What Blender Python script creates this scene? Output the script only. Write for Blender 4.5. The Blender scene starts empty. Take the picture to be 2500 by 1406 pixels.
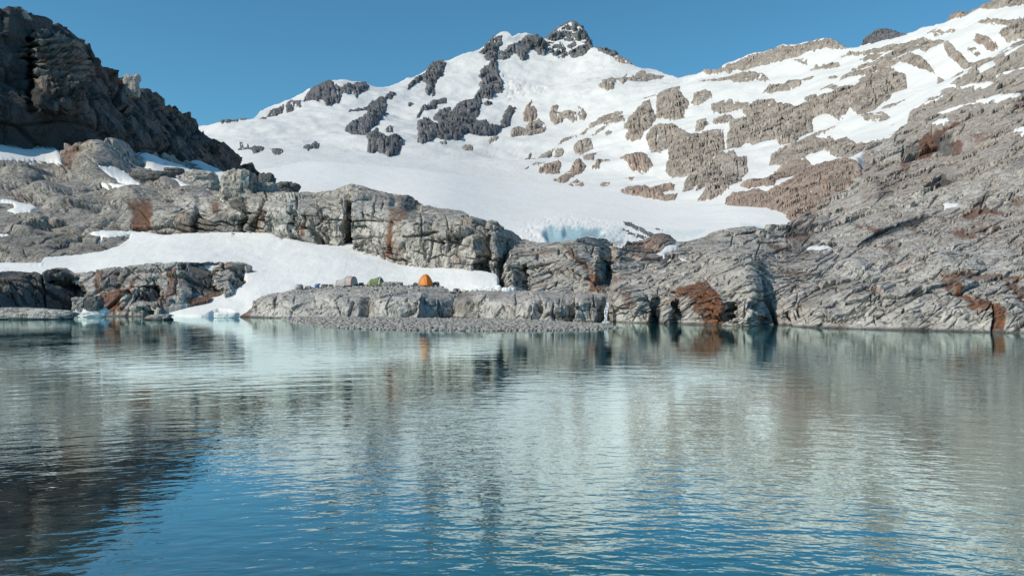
import bpy, math, random, time
import numpy as np
_t0 = time.time()
rng = np.random.default_rng(7)
random.seed(7)
# ------------------------------------------------------------------ camera model (metres; camera at (0,0,HC) looking along +Y)
F, CX, VH, HC = 1960.0, 1250.0, 706.0, 3.05
SUN = np.array([-0.74, -0.40, 0.66]); SUN /= np.linalg.norm(SUN)
scene = bpy.context.scene
COL = scene.collection

def unproj(u, v, d):
    return np.stack([(u - CX) / F * d, d + 0 * u, HC + (VH - v) / F * d], -1)

CROP = {'P': (0, 0, 1), 'A': (0, 0, 3.347), 'B': (500, 0, 3.289), 'C': (1000, 0, 3.289), 'D': (1700, 0, 3.056),
        'E': (0, 320, 2.757), 'G': (560, 420, 3.289), 'H': (1180, 420, 3.4286), 'I': (1780, 400, 3.27),
        'J': (760, 650, 4.808), 'K': (960, 650, 8.333), 'L': (0, 620, 7.81), 'M': (500, 400, 9.615),
        'N': (1440, 690, 5.0), 'Q': (1290, 530, 6.757), 'R': (720, 650, 10.417), 'S': (360, 640, 6.944)}

def T(s):
    """survey points: a letter names the sheet they were measured on"""
    out = []; c = CROP['P']
    for w in s.split():
        if w in CROP: c = CROP[w]; continue
        x, y = w.split(',')
        out.append((c[0] + float(x) / c[2], c[1] + float(y) / c[2]))
    return np.array(out)

# ------------------------------------------------------------------ noise
NT = 4096
_g = rng.normal(size=(NT, 3)); GRAD = (_g / np.linalg.norm(_g, axis=1, keepdims=True)).astype(np.float32)
JIT = rng.random((NT, 3)).astype(np.float32) * 0.9 + 0.05
OFFS = (rng.random(NT).astype(np.float32) - 0.5)
_t = rng.normal(size=(NT, 3)); TILT = (_t * 0.50).astype(np.float32)

def hsh(i, j, k, seed):
    h = (i * 73856093) ^ (j * 19349663) ^ (k * 83492791) ^ (seed * 40503 + 977)
    h = h & 0xffffffff
    h = ((h ^ (h >> 13)) * 0x5bd1e995) & 0xffffffff
    h = h ^ (h >> 15)
    return h & (NT - 1)

def chunked(fn, P, *a):
    n = len(P); S = 150000
    if n <= S: return fn(P, *a)
    parts = [fn(P[i:i + S], *a) for i in range(0, n, S)]
    if isinstance(parts[0], tuple): return tuple(np.concatenate(z) for z in zip(*parts))
    return np.concatenate(parts)

def _perlin(P, seed):
    P = P.astype(np.float32); I = np.floor(P); f = P - I; I = I.astype(np.int64)
    w = f * f * f * (f * (f * 6 - 15) + 10)
    r = 0
    for a in (0, 1):
        wa = w[:, 0] if a else 1 - w[:, 0]
        for b in (0, 1):
            wb = w[:, 1] if b else 1 - w[:, 1]
            for c in (0, 1):
                wc = w[:, 2] if c else 1 - w[:, 2]
                g = GRAD[hsh(I[:, 0] + a, I[:, 1] + b, I[:, 2] + c, seed)]
                r = r + wa * wb * wc * (g[:, 0] * (f[:, 0] - a) + g[:, 1] * (f[:, 1] - b) + g[:, 2] * (f[:, 2] - c))
    return r * 1.5

def perlin(P, seed=0): return chunked(_perlin, P, seed)

def fbm(P, octv=4, seed=0, gain=0.5):
    a, s, r = 1.0, 1.0, 0
    for o in range(octv):
        r = r + a * perlin(P * s + 17.3 * o, seed + o); a *= gain; s *= 2.03
    return r

def _facet(Q, seed):
    Q = Q.astype(np.float32); I = np.floor(Q); f = Q - I; I = I.astype(np.int64); n = len(Q)
    b1 = np.full(n, 9e9, np.float32); b2 = b1.copy(); bid = np.zeros(n, np.int64); br = np.zeros((n, 3), np.float32)
    for a in (-1, 0, 1):
        for b in (-1, 0, 1):
            for c in (-1, 0, 1):
                h = hsh(I[:, 0] + a, I[:, 1] + b, I[:, 2] + c, seed)
                r = f - np.array([a, b, c], np.float32) - JIT[h]
                d = (r * r).sum(1)
                m = d < b1
                b2 = np.where(m, b1, np.minimum(b2, d))
                b1 = np.where(m, d, b1); bid = np.where(m, h, bid); br[m] = r[m]
    return OFFS[bid] + (TILT[bid] * br).sum(1), np.sqrt(b2) - np.sqrt(b1)

def facet(Q, seed=0): return chunked(_facet, Q, seed)

def frame(e1, e3, l1, l2, l3):
    e1 = np.array(e1, float); e3 = np.array(e3, float)
    e3 /= np.linalg.norm(e3); e1 -= e3 * e1.dot(e3); e1 /= np.linalg.norm(e1); e2 = np.cross(e3, e1)
    return np.stack([e1 / l1, e2 / l2, e3 / l3], 1)
FR_V = frame((1, 0.2, 0.05), (0.08, 0, 1), 1.0, 1.0, 2.6)          # upright joints
FR_R = frame((1, 0.2, 0.0), (0.15, -0.1, 1), 0.8, 1.0, 4.0)        # ribs
FR_D = frame((0.9, 0.30, 0.30), (-0.3, -0.15, 0.95), 3.2, 1.7, 0.75)   # slabs that rise to the right
FR_L = frame((1, 0.25, -0.10), (0.1, -0.1, 1), 2.6, 1.5, 0.75)     # level ledges

def rock(P, px, fr, lams, amp, seed, crack=0.5, warp=0.08, big=75.0, pp=None):
    """blocky jointed relief: tilted blocks of several sizes; blocks too small to see are skipped"""
    d = np.zeros(len(P), np.float32)
    zone = np.clip(perlin(P / (lams[0] * .5) + 3.3, seed + 50) * 3.0 + .75, .08, 1.9)      # smooth slabs next to broken ground
    for i, lam in enumerate(lams):
        w = np.clip((lam / px - 1.8) / 3, 0, 1)
        if i: w = w * zone
        if pp is not None: w = w * np.clip((big - lam / pp) / (big * .4), 0, 1)
        ix = np.nonzero(w > 0.01)[0]
        if not len(ix): continue
        Q = (P[ix] @ fr) / lam
        wv = np.stack([perlin(Q * 1.3 + 31.7 * k, seed * 7 + k) for k in range(3)], 1)
        t, e = facet(Q + warp * wv, seed + 13 * i)
        mk = np.clip(perlin(Q * .45 + 9.1, seed + 90) * 2.2 + .75, 0, 1)
        d[ix] += w[ix] * amp * .85 ** i * lam * (t - 1.9 * crack * mk * np.exp(-(e / 0.038) ** 2))
    return d

# ------------------------------------------------------------------ surfaces
class TPS:
    """smooth distance field through surveyed (u, v, distance) points"""
    def __init__(s, pts, lam=1e-4):
        pts = np.array(pts, float); s.X = np.stack([pts[:, 0] / 1000, pts[:, 1] / 450], 1); n = len(pts)
        A = np.zeros((n + 3, n + 3)); A[:n, :n] = s.k(s.X, s.X) + lam * np.eye(n)
        A[:n, n] = 1; A[:n, n + 1:] = s.X; A[n, :n] = 1; A[n + 1:, :n] = s.X.T
        s.w = np.linalg.solve(A, np.concatenate([np.log(pts[:, 2]), [0, 0, 0]]))
    def k(s, a, b):
        d = ((a[:, None] - b[None]) ** 2).sum(2); return 0.5 * d * np.log(d + 1e-12)
    def __call__(s, u, v):
        sh = np.shape(u); X = np.stack([np.ravel(u) / 1000, np.ravel(v) / 450], 1); n = len(s.X); o = []
        for i in range(0, len(X), 40000):
            x = X[i:i + 40000]; o.append(s.k(x, s.X) @ s.w[:n] + s.w[n] + x @ s.w[n + 1:])
        return np.exp(np.concatenate(o)).reshape(sh)

def normals(P):
    du = np.gradient(P, axis=1); dv = np.gradient(P, axis=0)
    n = np.cross(du, dv); n /= np.linalg.norm(n, axis=2, keepdims=True) + 1e-12
    s = np.sign((n * (np.array([0, 0, HC]) - P)).sum(2, keepdims=True)); s[s == 0] = 1
    return n * s

def outward(N, k=1.1):
    """direction in which blocks stand proud: the normal leaned towards the open valley, so that steep faces stay crisp"""
    d = N + np.array([0, -k, 0]); return d / np.linalg.norm(d, axis=-1, keepdims=True)

def sdf(u, v, poly, pad=40):
    """signed distance to a polygon outline, positive inside"""
    sh = np.shape(u); u = np.ravel(u); v = np.ravel(v); out = np.full(len(u), -99.0)
    a0, b0 = poly.min(0) - pad; a1, b1 = poly.max(0) + pad
    ix = np.nonzero((u > a0) & (u < a1) & (v > b0) & (v < b1))[0]
    if len(ix):
        x, y = u[ix], v[ix]; dm = np.full(len(ix), 9e9); ins = np.zeros(len(ix), bool)
        for (x0, y0), (x1, y1) in zip(poly, np.roll(poly, -1, 0)):
            ex, ey = x1 - x0, y1 - y0; L = ex * ex + ey * ey + 1e-9
            t = np.clip(((x - x0) * ex + (y - y0) * ey) / L, 0, 1)
            dm = np.minimum(dm, (x - x0 - t * ex) ** 2 + (y - y0 - t * ey) ** 2)
            c = ((y0 > y) != (y1 > y)) & (x < (x1 - x0) * (y - y0) / (y1 - y0 + 1e-12) + x0)
            ins ^= c
        out[ix] = np.sqrt(dm) * np.where(ins, 1, -1)
    return out.reshape(sh)

def dist_line(u, v, line):
    dm = np.full(np.shape(u), 9e9)
    for (x0, y0), (x1, y1) in zip(line[:-1], line[1:]):
        ex, ey = x1 - x0, y1 - y0; t = np.clip(((u - x0) * ex + (v - y0) * ey) / (ex * ex + ey * ey + 1e-9), 0, 1)
        dm = np.minimum(dm, (u - x0 - t * ex) ** 2 + (v - y0 - t * ey) ** 2)
    return np.sqrt(dm)

def make_cracks(n, region, ang, spread, length, seed, cross=.3, w=(1.1, 2.3), dep=(9, 20)):
    """open joints in the rock: wandering lines, tapered at both ends; region(u) gives the top and bottom of the surface"""
    r = np.random.default_rng(seed); out = []
    for i in range(n):
        u = r.uniform(*region[0]); a0, b0 = region[1](u); v = r.uniform(a0, b0)
        L = r.uniform(*length) * r.uniform(.4, 1); a = math.radians(ang(u, v) + r.normal(0, spread)); k = int(r.integers(5, 11))
        if r.random() < cross: a = math.radians(-62 + r.normal(0, 18)) if r.random() < .7 else math.radians(75 + r.normal(0, 12)); L *= .35
        p = [(u, v)]
        for j in range(k):
            a2 = a + r.normal(0, .30); p.append((p[-1][0] + L / k * math.cos(a2), p[-1][1] - L / k * math.sin(a2)))
        out.append((np.array(p), r.uniform(*w), r.uniform(*dep)))
    return out

def apply_cracks(U, V, px, cracks):
    g = np.zeros(U.shape)
    for p, w, dep in cracks:
        us = U[0]; c0, c1 = np.searchsorted(us, [p[:, 0].min() - 6, p[:, 0].max() + 6])
        if c1 - c0 < 2: continue
        Us, Vs = U[:, c0:c1], V[:, c0:c1]; m = (Vs > p[:, 1].min() - 6) & (Vs < p[:, 1].max() + 6)
        if not m.any(): continue
        uu, vv = Us[m], Vs[m]; best = np.zeros(len(uu)); n = len(p) - 1
        for j in range(n):
            wj = w * (math.sin(math.pi * (j + .5) / n) * .85 + .15)
            best = np.maximum(best, np.clip(1.5 - dist_line(uu, vv, p[j:j + 2]) / wj, 0, 1) * (.4 + .6 * wj / w))
        gs = g[:, c0:c1]; gs[m] = np.maximum(gs[m], best * dep); g[:, c0:c1] = gs
    return -g * px

def tag(o, label=None, cat=None, group=None, kind=None):
    if label: o['label'] = label
    if cat: o['category'] = cat
    if group: o['group'] = group
    if kind: o['kind'] = kind
    return o

def mesh_obj(name, V, faces, mat, attrs=None, smooth=True, parent=None, centre=True):
    """faces: (n,k) int array, or a list of such arrays"""
    V = np.asarray(V, np.float64); me = bpy.data.meshes.new(name)
    loc = np.zeros(3)
    if centre and parent is None:
        loc = np.array([(V[:, 0].min() + V[:, 0].max()) / 2, (V[:, 1].min() + V[:, 1].max()) / 2, V[:, 2].min()])
    fl = faces if isinstance(faces, list) else [faces]
    fl = [np.asarray(f, np.int32) for f in fl if len(f)]
    me.vertices.add(len(V)); me.vertices.foreach_set('co', (V - loc).astype(np.float32).ravel())
    nl = sum(f.size for f in fl); npol = sum(len(f) for f in fl)
    me.loops.add(nl); me.loops.foreach_set('vertex_index', np.concatenate([f.ravel() for f in fl]))
    tot = np.concatenate([np.full(len(f), f.shape[1], np.int32) for f in fl])
    me.polygons.add(npol); me.polygons.foreach_set('loop_start', np.concatenate([[0], np.cumsum(tot)[:-1]]).astype(np.int32))
    me.polygons.foreach_set('loop_total', tot)
    me.update(calc_edges=True); me.validate()
    if smooth: me.polygons.foreach_set('use_smooth', np.ones(len(me.polygons), bool))
    for k, a in (attrs or {}).items():
        at = me.attributes.new(k, 'FLOAT', 'POINT'); at.data.foreach_set('value', np.asarray(a, np.float32).ravel())
    if mat: me.materials.append(mat)
    o = bpy.data.objects.new(name, me); COL.objects.link(o)
    o.location = loc
    if parent: o.parent = parent
    return o

def grid_obj(name, P, mask, mat, attrs=None, smooth=True):
    nr, nc = P.shape[:2]; idx = np.arange(nr * nc).reshape(nr, nc)
    q = np.stack([idx[:-1, :-1], idx[:-1, 1:], idx[1:, 1:], idx[1:, :-1]], -1)
    if mask is not None:
        m = mask[:-1, :-1] | mask[:-1, 1:] | mask[1:, 1:] | mask[1:, :-1]; q = q[m]
    q = q.reshape(-1, 4)
    n = np.cross(P[0, 1] - P[0, 0], P[1, 0] - P[0, 0])
    if n.dot(np.array([0, 0, HC]) - P[0, 0]) < 0: q = q[:, ::-1]
    used = np.unique(q); remap = np.full(nr * nc, -1); remap[used] = np.arange(len(used))
    return mesh_obj(name, P.reshape(-1, 3)[used], remap[q], mat, {k: a.reshape(-1)[used] for k, a in (attrs or {}).items()}, smooth=smooth)

def blur(a, n):
    for ax in (0, 1):
        for _ in range(2):
            p = np.pad(a, [(n, n) if i == ax else (0, 0) for i in range(2)], mode='edge')
            c = np.cumsum(p, axis=ax); c = np.insert(c, 0, 0, axis=ax); w = 2 * n + 1
            a = (np.take(c, range(w, c.shape[ax]), axis=ax) - np.take(c, range(0, c.shape[ax] - w), axis=ax)) / w
    return a

LAYERS = {}
def layer(name, obj_name, u0, u1, step, top, bot, D, mat, relief=None, ramps=(), grooves=(), blobs=(), stains=None, damp=(),
          back=0.3, sink=0.0, toprough=1.5, edge=None, vstep=None, extra=None, gridtop=None, big=75.0, topfade=0, vcut=0.0, cracks=(), out=1.1):
    vstep = vstep or step
    us = np.arange(u0, u1 + step, step); top = np.array(top); bot = np.array(bot)
    vt = np.interp(us, top[:, 0], top[:, 1]); vb = np.interp(us, bot[:, 0], bot[:, 1])
    z = np.zeros((len(us), 3)); z[:, 0] = us / 9.0
    if gridtop is not None: vt = np.interp(us, gridtop[:, 0], gridtop[:, 1])
    vt = vt + toprough * fbm(z, 3, 5)
    nr = int(np.max(vb - vt) / vstep) + 2
    s = np.linspace(0, 1, nr)[:, None]
    U = np.repeat(us[None], nr, 0); V = vb[None] * (1 - s) + vt[None] * s
    d = D(U, V)
    for (xs, os_, va, vz, fe) in ramps:
        w = np.clip((V - va) / fe + .5, 0, 1) * np.clip((vz - V) / fe + .5, 0, 1)
        wob = 4 * np.sin(V / 17.0) + 3 * np.sin(V / 7.3 + 1)
        d = d + np.interp(U + wob, xs, os_) * w
    P0 = unproj(U, V, d); N = normals(P0); px = d / F
    disp = np.zeros(U.shape)
    flat = P0.reshape(-1, 3); pf = px.ravel() * step
    if relief:
        for (fr, lams, amp, seed, crack) in relief:
            wt = np.clip((1 - np.abs(N[..., 2])) * 2.2 - vcut, .30 - .3 * (vcut > 0), 1.3) if fr is FR_V else np.clip(.45 + np.abs(N[..., 2]), .4, 1)
            disp += wt * rock(flat, pf, fr, lams, amp, seed, crack, big=big, pp=pf / step).reshape(U.shape)
    if vcut > 1:
        kf = np.clip((np.abs(N[..., 2]) - .35) * 3, 0, .8); disp = disp * (1 - kf) + blur(disp, 1) * kf
    for (bu, bv, ru, rv, a) in blobs:
        r2 = ((U - bu) / ru) ** 2 + ((V - bv) / rv) ** 2
        disp += .5 * a * np.clip(1 - r2, 0, None) ** 1.3
    for (line, w, dep) in grooves:
        L = T(line); m = (U > L[:, 0].min() - 30) & (U < L[:, 0].max() + 30) & (V > L[:, 1].min() - 30) & (V < L[:, 1].max() + 30)
        g = np.zeros(U.shape); dl = dist_line(U[m], V[m], L); g[m] = np.clip(1.4 - dl / w, 0, 1); disp -= dep * g
    if len(cracks): disp += apply_cracks(U, V, px, cracks)
    for poly in damp:
        m = np.clip(sdf(U, V, poly) / 8 + .4, 0, 1); disp *= 1 - 0.6 * m
    if topfade: disp *= np.clip((V - vt[None]) / topfade, .25, 1)
    if sink: disp *= np.clip((vb[None] - V) / 22, .12, 1)
    if edge is not None:
        disp += edge(U, V, px)
    if extra: disp += extra(U, V, P0, px)
    P = P0 + outward(N, out if relief else 0) * disp[..., None]
    at = {}
    for k, polys in (stains or {}).items():
        z = np.stack([U.ravel() / 14, V.ravel() / 14, 0 * U.ravel()], 1)
        wv = fbm(z, 3, 40).reshape(U.shape) * 7; m = np.zeros(U.shape)
        for ps in polys:
            st = 1.0
            if isinstance(ps, tuple): ps, st = ps
            q = sdf(U, V, T(ps)); m = np.maximum(m, st * np.clip((q + wv) / 8 + .8, 0, 1))
        at[k] = m
    LAYERS[name] = dict(U=U, V=V, us=us, vt=vt, vb=vb, disp=disp, dispb=blur(disp, 5), P=P, D=D, N=N, px=px)
    if back:
        rows = [P]; arow = {k: [a] for k, a in at.items()}; t0 = P[-1]
        for t in (0.012, 0.03, 0.07, 0.15, back):
            R = t0.copy(); R[:, :2] *= 1 + t; R[:, 2] -= t * t0[:, 1] * 0.55 + 0.004 * t0[:, 1] * 0
            rows.append(R[None])
            for k in at: arow[k].append(at[k][-1:])
        Pm = np.concatenate(rows, 0); at = {k: np.concatenate(a, 0) for k, a in arow.items()}
    else: Pm = P
    if sink:
        R = P[:1].copy(); R[..., 2] -= 2.5 + sink; R[..., 1] += .4
        Pm = np.concatenate([R, Pm], 0); at = {k: np.concatenate([a[:1], a], 0) for k, a in at.items()}
    return grid_obj(obj_name, Pm, None, mat, at, smooth=not relief)

def layer_sample(name, u, v, key):
    L = LAYERS[name]; us = L['us']
    c = np.clip((u - us[0]) / (us[1] - us[0]), 0, len(us) - 1.001)
    vt = np.interp(u, us, L['vt']); vb = np.interp(u, us, L['vb']); nr = L['U'].shape[0]
    r = np.clip((vb - v) / (vb - vt) * (nr - 1), 0, nr - 1.001)
    i, j = r.astype(int), c.astype(int); fr, fc = r - i, c - j; a = L[key]
    if a.ndim == 3: fr, fc = fr[..., None], fc[..., None]
    return (a[i, j] * (1 - fc) + a[i, j + 1] * fc) * (1 - fr) + (a[i + 1, j] * (1 - fc) + a[i + 1, j + 1] * fc) * fr

def outcrop(poly, D, mat, label, cat='rock outcrop', group=None, name='rock_outcrop', h=None, style='V', holes=0, step=1.8, amp=0.17, lay='mountain'):
    """bedrock breaking out of the snow: a lump of jointed rock whose skirt runs down below the snow surface"""
    outcrop.n += 1; seed = 100 + outcrop.n
    poly = T(poly) if isinstance(poly, str) else poly
    (a0, b0), (a1, b1) = poly.min(0) - 9, poly.max(0) + 9
    us = np.arange(a0, a1, step); vs = np.arange(b1, b0, -step); U, V = np.meshgrid(us, vs)
    d = D(U, V); P0 = unproj(U, V, d); N = normals(P0); px = d / F
    z = np.stack([U.ravel() / 11, V.ravel() / 11, np.full(U.size, seed * 1.7)], 1)
    s = sdf(U, V, poly) + (2.0 if mat is M_slate else .8 if style != 'D' else -.4) + (2.6 * fbm(z, 3, seed) + 2.4 * fbm(z * 2.7, 3, seed + 9)).reshape(U.shape)
    size = min(a1 - a0, b1 - b0) - 18; tv = np.clip((V - poly[:, 1].min()) / (np.ptp(poly[:, 1]) + 1e-6), 0, 1)
    h = h or np.clip(1.8 + size * 0.11, 2.5, 9)
    dome = np.where(s > 0, h * (1 - np.exp(-np.clip(s, 0, None) / (0.35 * h + .6))) * (.45 + .75 * tv), 0.9 * s)
    pc = np.median(px); inside = np.clip(s / 10, 0.0, 1)
    fr = {'V': FR_V, 'R': FR_R, 'D': FR_D}[style]
    q = rock(P0.reshape(-1, 3), np.full(U.size, pc * step), fr, [l * pc for l in (42, 20, 9)], amp, seed, 1.3).reshape(U.shape)
    disp = dome * px + layer_sample(lay, U, V, 'disp'); qd = np.maximum(q * inside, -.8 * np.maximum(dome, 0) * px)
    if size > 10:
        bx = (a0 + 10, a1 - 10); by = (b0 + 10, b1 - 10); n = int(min(34, 2 + (a1 - a0) * (b1 - b0) / 700)); base = {'V': -78, 'R': -84, 'D': 20}[style]
        cr = make_cracks(n, (bx, lambda u: by), lambda u, v: base, 16, (14, 26 + .5 * size), seed, cross=.3, w=(.9, 1.7), dep=(5, 11))
        qd = qd + apply_cracks(U, V, px, cr) * np.clip(s / 4, 0, 1)
    if holes:
        disp -= holes * px * np.clip(s / 6, 0, 1) * np.clip((fbm(z * np.array([.9, 1.5, 1]) + 5, 3, seed + 3).reshape(U.shape) - (.55 if holes < .9 else 0)) * 3.0, 0, 1.5) * (9 if holes > .9 else 26)
    P = P0 + N * disp[..., None] + outward(N, 2.5) * qd[..., None] + np.array([0, -1, 0]) * (dome * px * 0.5 * (s > 0))[..., None]
    o = grid_obj(name, P, s > -4, mat, smooth=False)
    return tag(o, label, cat, group)
outcrop.n = 0

def snow_patch(poly, lay, mat, label, cat='snow patch', group='snow patches lying on the rocks', thick=1.8, step=1.8, name='snow_patch'):
    poly = T(poly); (a0, b0), (a1, b1) = poly.min(0) - 8, poly.max(0) + 8
    us = np.arange(a0, a1, step); vs = np.arange(b1, b0, -step); U, V = np.meshgrid(us, vs)
    L = LAYERS[lay]; d = L['D'](U, V); P0 = unproj(U, V, d); N = normals(P0); px = d / F
    z = np.stack([U.ravel() / 10, V.ravel() / 10, np.full(U.size, a0)], 1)
    s = sdf(U, V, poly) + (2.2 * fbm(z, 3, 9)).reshape(U.shape)
    h = np.where(s > 0, thick * (1 - np.exp(-np.clip(s, 0, None) / 2.5)), 1.6 * s)
    disp = layer_sample(lay, U, V, 'dispb')
    return tag(grid_obj(name, P0 + outward(N) * disp[..., None] + N * (h * px)[..., None], s > -2.5, mat), label, cat, group)

# ------------------------------------------------------------------ materials
def nm(name):
    m = bpy.data.materials.new(name); m.use_nodes = True; nt = m.node_tree
    b = nt.nodes['Principled BSDF']; return m, nt, b

class NB:
    def __init__(s, nt): s.nt = nt
    def n(s, t, ins=None, **kw):
        x = s.nt.nodes.new(t)
        for k, v in kw.items(): setattr(x, k, v)
        for k, v in (ins or {}).items():
            if hasattr(v, 'is_output'): s.nt.links.new(v, x.inputs[k])
            else: x.inputs[k].default_value = v
        return x
    def pos(s): return s.n('ShaderNodeNewGeometry').outputs['Position']
    def vscale(s, v, sc): return s.n('ShaderNodeVectorMath', {0: v, 1: sc}, operation='MULTIPLY').outputs[0]
    def noise(s, v, scale, detail=5, rough=.55, dist=0.0):
        return s.n('ShaderNodeTexNoise', {'Vector': v, 'Scale': scale, 'Detail': detail, 'Roughness': rough, 'Distortion': dist}).outputs['Fac']
    def ramp(s, v, a, b, lo=0.0, hi=1.0):
        return s.n('ShaderNodeMapRange', {0: v, 1: a, 2: b, 3: lo, 4: hi}, clamp=True).outputs[0]
    def math(s, op, a, b=0.0): return s.n('ShaderNodeMath', {0: a, 1: b}, operation=op).outputs[0]
    def mix(s, f, a, b, mode='MIX'):
        x = s.n('ShaderNodeMix', {0: f}, data_type='RGBA', blend_type=mode)
        for i, c in ((6, a), (7, b)):
            if hasattr(c, 'is_output'): s.nt.links.new(c, x.inputs[i])
            else: x.inputs[i].default_value = tuple(c) + (1,) if len(c) == 3 else c
        return x.outputs[2]
    def attr(s, name): return s.n('ShaderNodeAttribute', attribute_name=name).outputs['Fac']

def rock_mat(name, light, mid, dark, sc, rust=0.0, streak=0.5, rust_attr=True, bump=0.6, gloss=0.75, fr=None, vein=.85, vw=1.0, wet=False):
    """sc = size in metres of the broad tonal patches; fr = bedding frame along which veins and joints run"""
    m, nt, b = nm(name); N = NB(nt); p = N.pos()
    fr = FR_V if fr is None else fr
    q = N.n('ShaderNodeCombineXYZ', {i: N.n('ShaderNodeVectorMath', {0: p, 1: tuple(fr[:, i])}, operation='DOT_PRODUCT').outputs['Value'] for i in range(3)}).outputs[0]
    n1 = N.noise(p, 1.0 / sc, 6, .6); n2 = N.noise(q, 2.6 / sc, 6, .68)
    st = N.noise(N.vscale(p, (1, 1, .11)), 4.0 / sc, 5, .6)
    n3 = N.noise(p, 13.0 / sc, 5, .75)
    vn = N.noise(q, 1.5 / sc, 5, .55, .25); vn2 = N.noise(q, 4.0 / sc, 4, .55, .2)
    mk = N.ramp(N.noise(p, 2.2 / sc, 3), .42, .58)
    v1 = N.math('MULTIPLY', N.ramp(N.math('ABSOLUTE', N.math('SUBTRACT', vn, .5)), .030 * vw, .008 * vw), mk)
    v2 = N.math('MULTIPLY', N.ramp(N.math('ABSOLUTE', N.math('SUBTRACT', vn2, .5)), .040 * vw, .010 * vw), N.math('SUBTRACT', 1.0, mk))
    ve = N.math('MAXIMUM', v1, N.math('MULTIPLY', v2, .8))
    c = N.mix(N.ramp(n1, .38, .62), mid, light)
    calm = N.ramp(N.noise(q, .55 / sc, 3, .5), .40, .60, .25, 1.0)
    c = N.mix(N.math('MULTIPLY', N.ramp(n2, .53, .66, 0, .85), calm), c, dark)
    c = N.mix(N.ramp(st, .55, .66, 0, streak), c, tuple(x * .5 for x in dark))
    c = N.mix(N.math('MULTIPLY', N.ramp(n3, .50, .64, 0, .7), calm), c, tuple(x * .7 for x in mid))
    if rust > 0:
        rn = N.noise(q, .9 / sc, 5, .65, .6)
        c = N.mix(N.ramp(rn, .56, .68, 0, rust), c, (.27, .155, .10))
    if rust_attr:
        ra = N.attr('rust'); rv = N.noise(N.vscale(p, (1, 1, .35)), 5.0 / sc, 6, .7)
        rc = N.mix(N.ramp(rv, .40, .60), (.065, .030, .022), (.30, .125, .06))
        k = N.math('MULTIPLY', ra, N.ramp(rv, .27, .52, .45, 1))
        c = N.mix(k, c, rc)
        c = N.mix(N.attr('dark'), c, N.mix(n2, (.03, .03, .032), (.11, .107, .105)))
        c = N.mix(N.math('MULTIPLY', N.attr('pale'), N.ramp(n2, .68, .5)), c, N.mix(N.ramp(n3, .4, .7), (.66, .63, .59), (.52, .49, .455)))
    c = N.mix(N.math('MULTIPLY', ve, vein), c, (.035, .030, .026))
    pz = N.n('ShaderNodeSeparateXYZ', {0: p}).outputs[2]
    if wet: c = N.mix(N.ramp(N.math('ADD', pz, N.math('MULTIPLY', n1, .35)), .42, .22, 0, .8), c, (.035, .034, .032))
    nt.links.new(c, b.inputs['Base Color']); b.inputs['Roughness'].default_value = gloss
    b.inputs['Specular IOR Level'].default_value = 0.25
    hgt = N.math('SUBTRACT', N.math('ADD', N.math('MULTIPLY', N.noise(q, 6.0 / sc, 8, .7), 1.1), N.math('MULTIPLY', st, .6)), N.math('MULTIPLY', ve, .35))
    bp = N.n('ShaderNodeBump', {'Height': hgt, 'Strength': bump, 'Distance': 0.20 * sc})
    nt.links.new(bp.outputs[0], b.inputs['Normal'])
    return m

def snow_mat(name, sc, col=(.84, .85, .86), bump=.35, ice=False, dirt=.25):
    m, nt, b = nm(name); N = NB(nt); p = N.pos()
    n1 = N.noise(p, 1.0 / sc, 5, .55); n2 = N.noise(N.vscale(p, (1, .5, 1)), 9.0 / sc, 5, .6)
    c = N.mix(N.ramp(n1, .35, .75, 0, dirt), col, (.76, .755, .74))
    c = N.mix(N.ramp(n2, .6, .8, 0, dirt), c, (.70, .69, .68))
    if ice:
        ia = N.attr('ice'); iv = N.noise(N.vscale(p, (1, 1, 2)), 1.2, 6, .6)
        c = N.mix(ia, c, N.mix(N.ramp(iv, .35, .65), (.27, .45, .51), (.47, .62, .66)))
        c = N.mix(N.math('MULTIPLY', N.attr('dark'), N.ramp(N.noise(p, .8, 6, .7), .45, .5)), c, (.05, .05, .05))
    nt.links.new(c, b.inputs['Base Color']); b.inputs['Roughness'].default_value = .62
    b.inputs['Specular IOR Level'].default_value = .2
    hg = N.math('ADD', N.noise(N.vscale(p, (1, .6, 1)), 2.5 / sc, 6, .6), N.math('MULTIPLY', n2, .25))
    bp = N.n('ShaderNodeBump', {'Height': hg, 'Strength': bump, 'Distance': .10 * sc})
    nt.links.new(bp.outputs[0], b.inputs['Normal'])
    return m

def plain_mat(name, col, rough=.6, var=.15, sc=6.0, trans=0.0):
    m, nt, b = nm(name); N = NB(nt); tc = N.n('ShaderNodeTexCoord').outputs['Object']
    n = N.noise(tc, sc, 4, .6)
    c = N.mix(N.ramp(n, .3, .7), tuple(x * (1 - var) for x in col), tuple(min(1, x * (1 + var)) for x in col))
    nt.links.new(c, b.inputs['Base Color']); b.inputs['Roughness'].default_value = rough
    bp = N.n('ShaderNodeBump', {'Height': N.noise(tc, sc * .6, 5), 'Strength': .25, 'Distance': .03}); nt.links.new(bp.outputs[0], b.inputs['Normal'])
    if trans:
        t = N.n('ShaderNodeBsdfTranslucent'); nt.links.new(c, t.inputs[0])
        mx = N.n('ShaderNodeMixShader', {0: trans}); nt.links.new(b.outputs[0], mx.inputs[1]); nt.links.new(t.outputs[0], mx.inputs[2])
        nt.links.new(mx.outputs[0], nt.nodes['Material Output'].inputs[0])
    return m

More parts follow.
